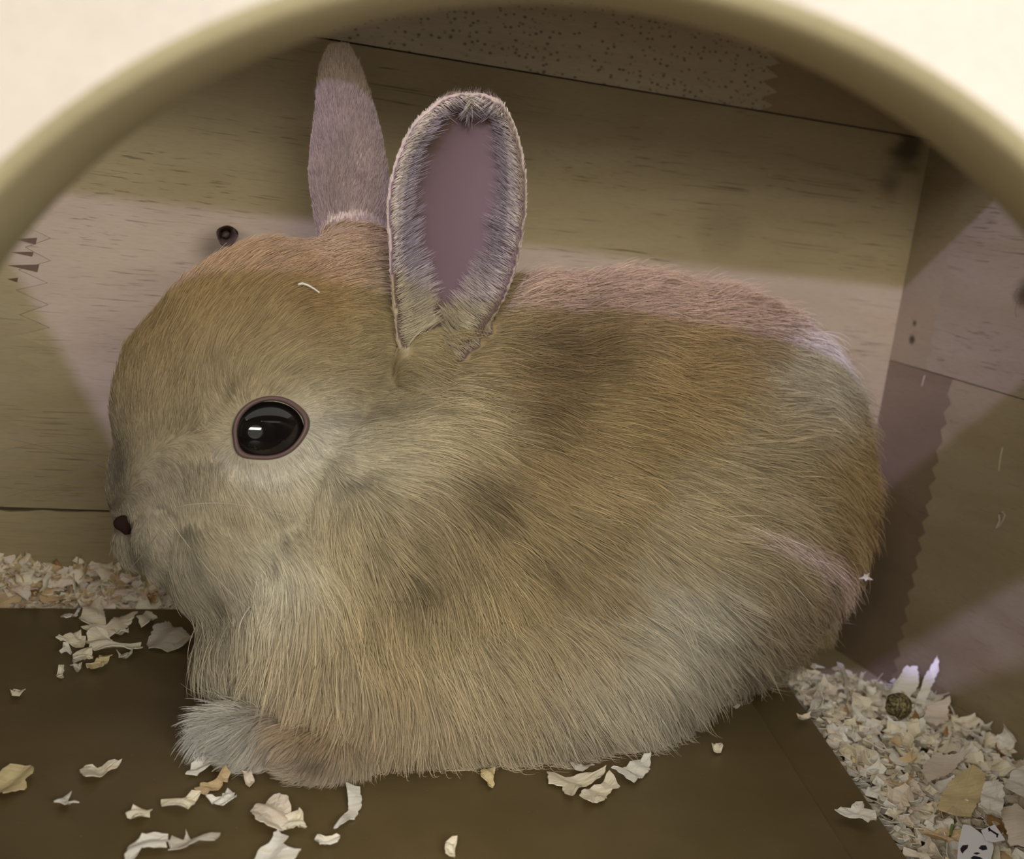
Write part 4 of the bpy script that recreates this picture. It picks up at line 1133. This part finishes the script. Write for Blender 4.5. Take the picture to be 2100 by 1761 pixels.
# ------------------------------------------------------------------ dropping, paper scrap, grass stem
def pellet():
    c = on_plane(1843, 1447, 2, 0.0165)
    bm = bmesh.new(); bmesh.ops.create_icosphere(bm, subdivisions=4, radius=0.0033)
    for v in bm.verts:
        n_ = noise.noise(v.co * 900) * 0.00022 + noise.noise(v.co * 2600) * 0.00030
        v.co += v.normal * n_
    bm.normal_update(); me = bpy.data.meshes.new('dropping'); bm.to_mesh(me); bm.free()
    m, nt, b = nodes('dropping_fibrous_brown'); tc = N(nt, 'ShaderNodeTexCoord'); mp = N(nt, 'ShaderNodeMapping'); mp.inputs['Scale'].default_value = (2200, 700, 1400)
    mp.inputs['Rotation'].default_value = (0.3, 0.5, 0.8)
    nt.links.new(tc.outputs['Object'], mp.inputs[0]); no = N(nt, 'ShaderNodeTexNoise'); nt.links.new(mp.outputs[0], no.inputs['Vector']); no.inputs['Scale'].default_value = 1
    nt.links.new(mixc(nt, maprange(nt, no.outputs[0], 0.42, 0.68), (0.045, 0.035, 0.010), (0.30, 0.24, 0.10)), b.inputs['Base Color']); b.inputs['Roughness'].default_value = 0.7
    me.materials.append(m); me.polygons.foreach_set('use_smooth', [True] * len(me.polygons))
    o = bpy.data.objects.new('dropping', me); link(o, label='round fibrous brown rabbit dropping on the upper part of the right heap', cat='dropping'); o.location = c
pellet()

def paper():
    """white scrap with dark ink marks: a sheet folded once, the marks thin ink films on it"""
    z = 0.0178
    A = [(1975, 1690), (1990, 1692), (2035, 1725), (2038, 1740), (2030, 1768), (1962, 1768), (1966, 1725)]
    B = [(2012, 1702), (2040, 1690), (2062, 1722), (2040, 1726), (2022, 1722)]
    m = simple('white_paper', (0.80, 0.79, 0.82), 0.7); ink = simple('black_ink', (0.012, 0.012, 0.02), 0.6)
    c = on_plane(2000, 1725, 2, z)
    root = bpy.data.objects.new('paper_scrap', None); root.location = c
    link(root, label='white scrap of printed paper with black marks in the right heap', cat='paper')
    def piece(name, poly, z_, mt, th, lab=None, hump=0.0):
        pts = [on_plane(x, y, 2, z_) - c for x, y in poly]; n = len(pts)
        V = [(p.x, p.y, p.z) for p in pts] + [(p.x, p.y, p.z - th) for p in pts]
        F = [tuple(range(n)), tuple(reversed(range(n, 2 * n)))] + [(i, n + i, n + (i + 1) % n, (i + 1) % n) for i in range(n)]
        return mesh_obj(name, V, F, mt, root, label=lab)
    piece('sheet', A, z, m, 0.00012); piece('flap', B, z + 0.0006, m, 0.00012)
    e = 0.00006
    for poly in ([(1969, 1740), (1974, 1733), (1986, 1732), (1984, 1739), (1978, 1744), (1974, 1750), (1970, 1744)],
                 [(2007, 1739), (2012, 1733), (2022, 1733), (2025, 1741), (2015, 1743)],
                 [(1996, 1749), (2004, 1747), (2010, 1749), (2003, 1752)],
                 [(1990, 1759), (1997, 1754), (2010, 1757), (2016, 1761), (2000, 1763)]):
        piece('ink_mark', poly, z + e, ink, 0.00003)
    for poly in ([(2026, 1700), (2030, 1699), (2046, 1709), (2044, 1712)], [(2044, 1708), (2048, 1709), (2046, 1717), (2043, 1716)],
                 [(2026, 1698), (2030, 1696), (2032, 1702), (2028, 1705)]):
        piece('ink_mark', poly, z + 0.0006 + e, ink, 0.00003)
paper()
P0 = [on_plane(x, y, 2, 0.0178) for x, y in ((1953, 1692), (1951, 1702), (1948, 1714))]
wire_thing('grass_stem', P0, 0.0004, simple('green_stem', (0.16, 0.24, 0.08), 0.6), P0[0], label='short green bit of grass in the right heap beside the paper scrap', cat='grass')
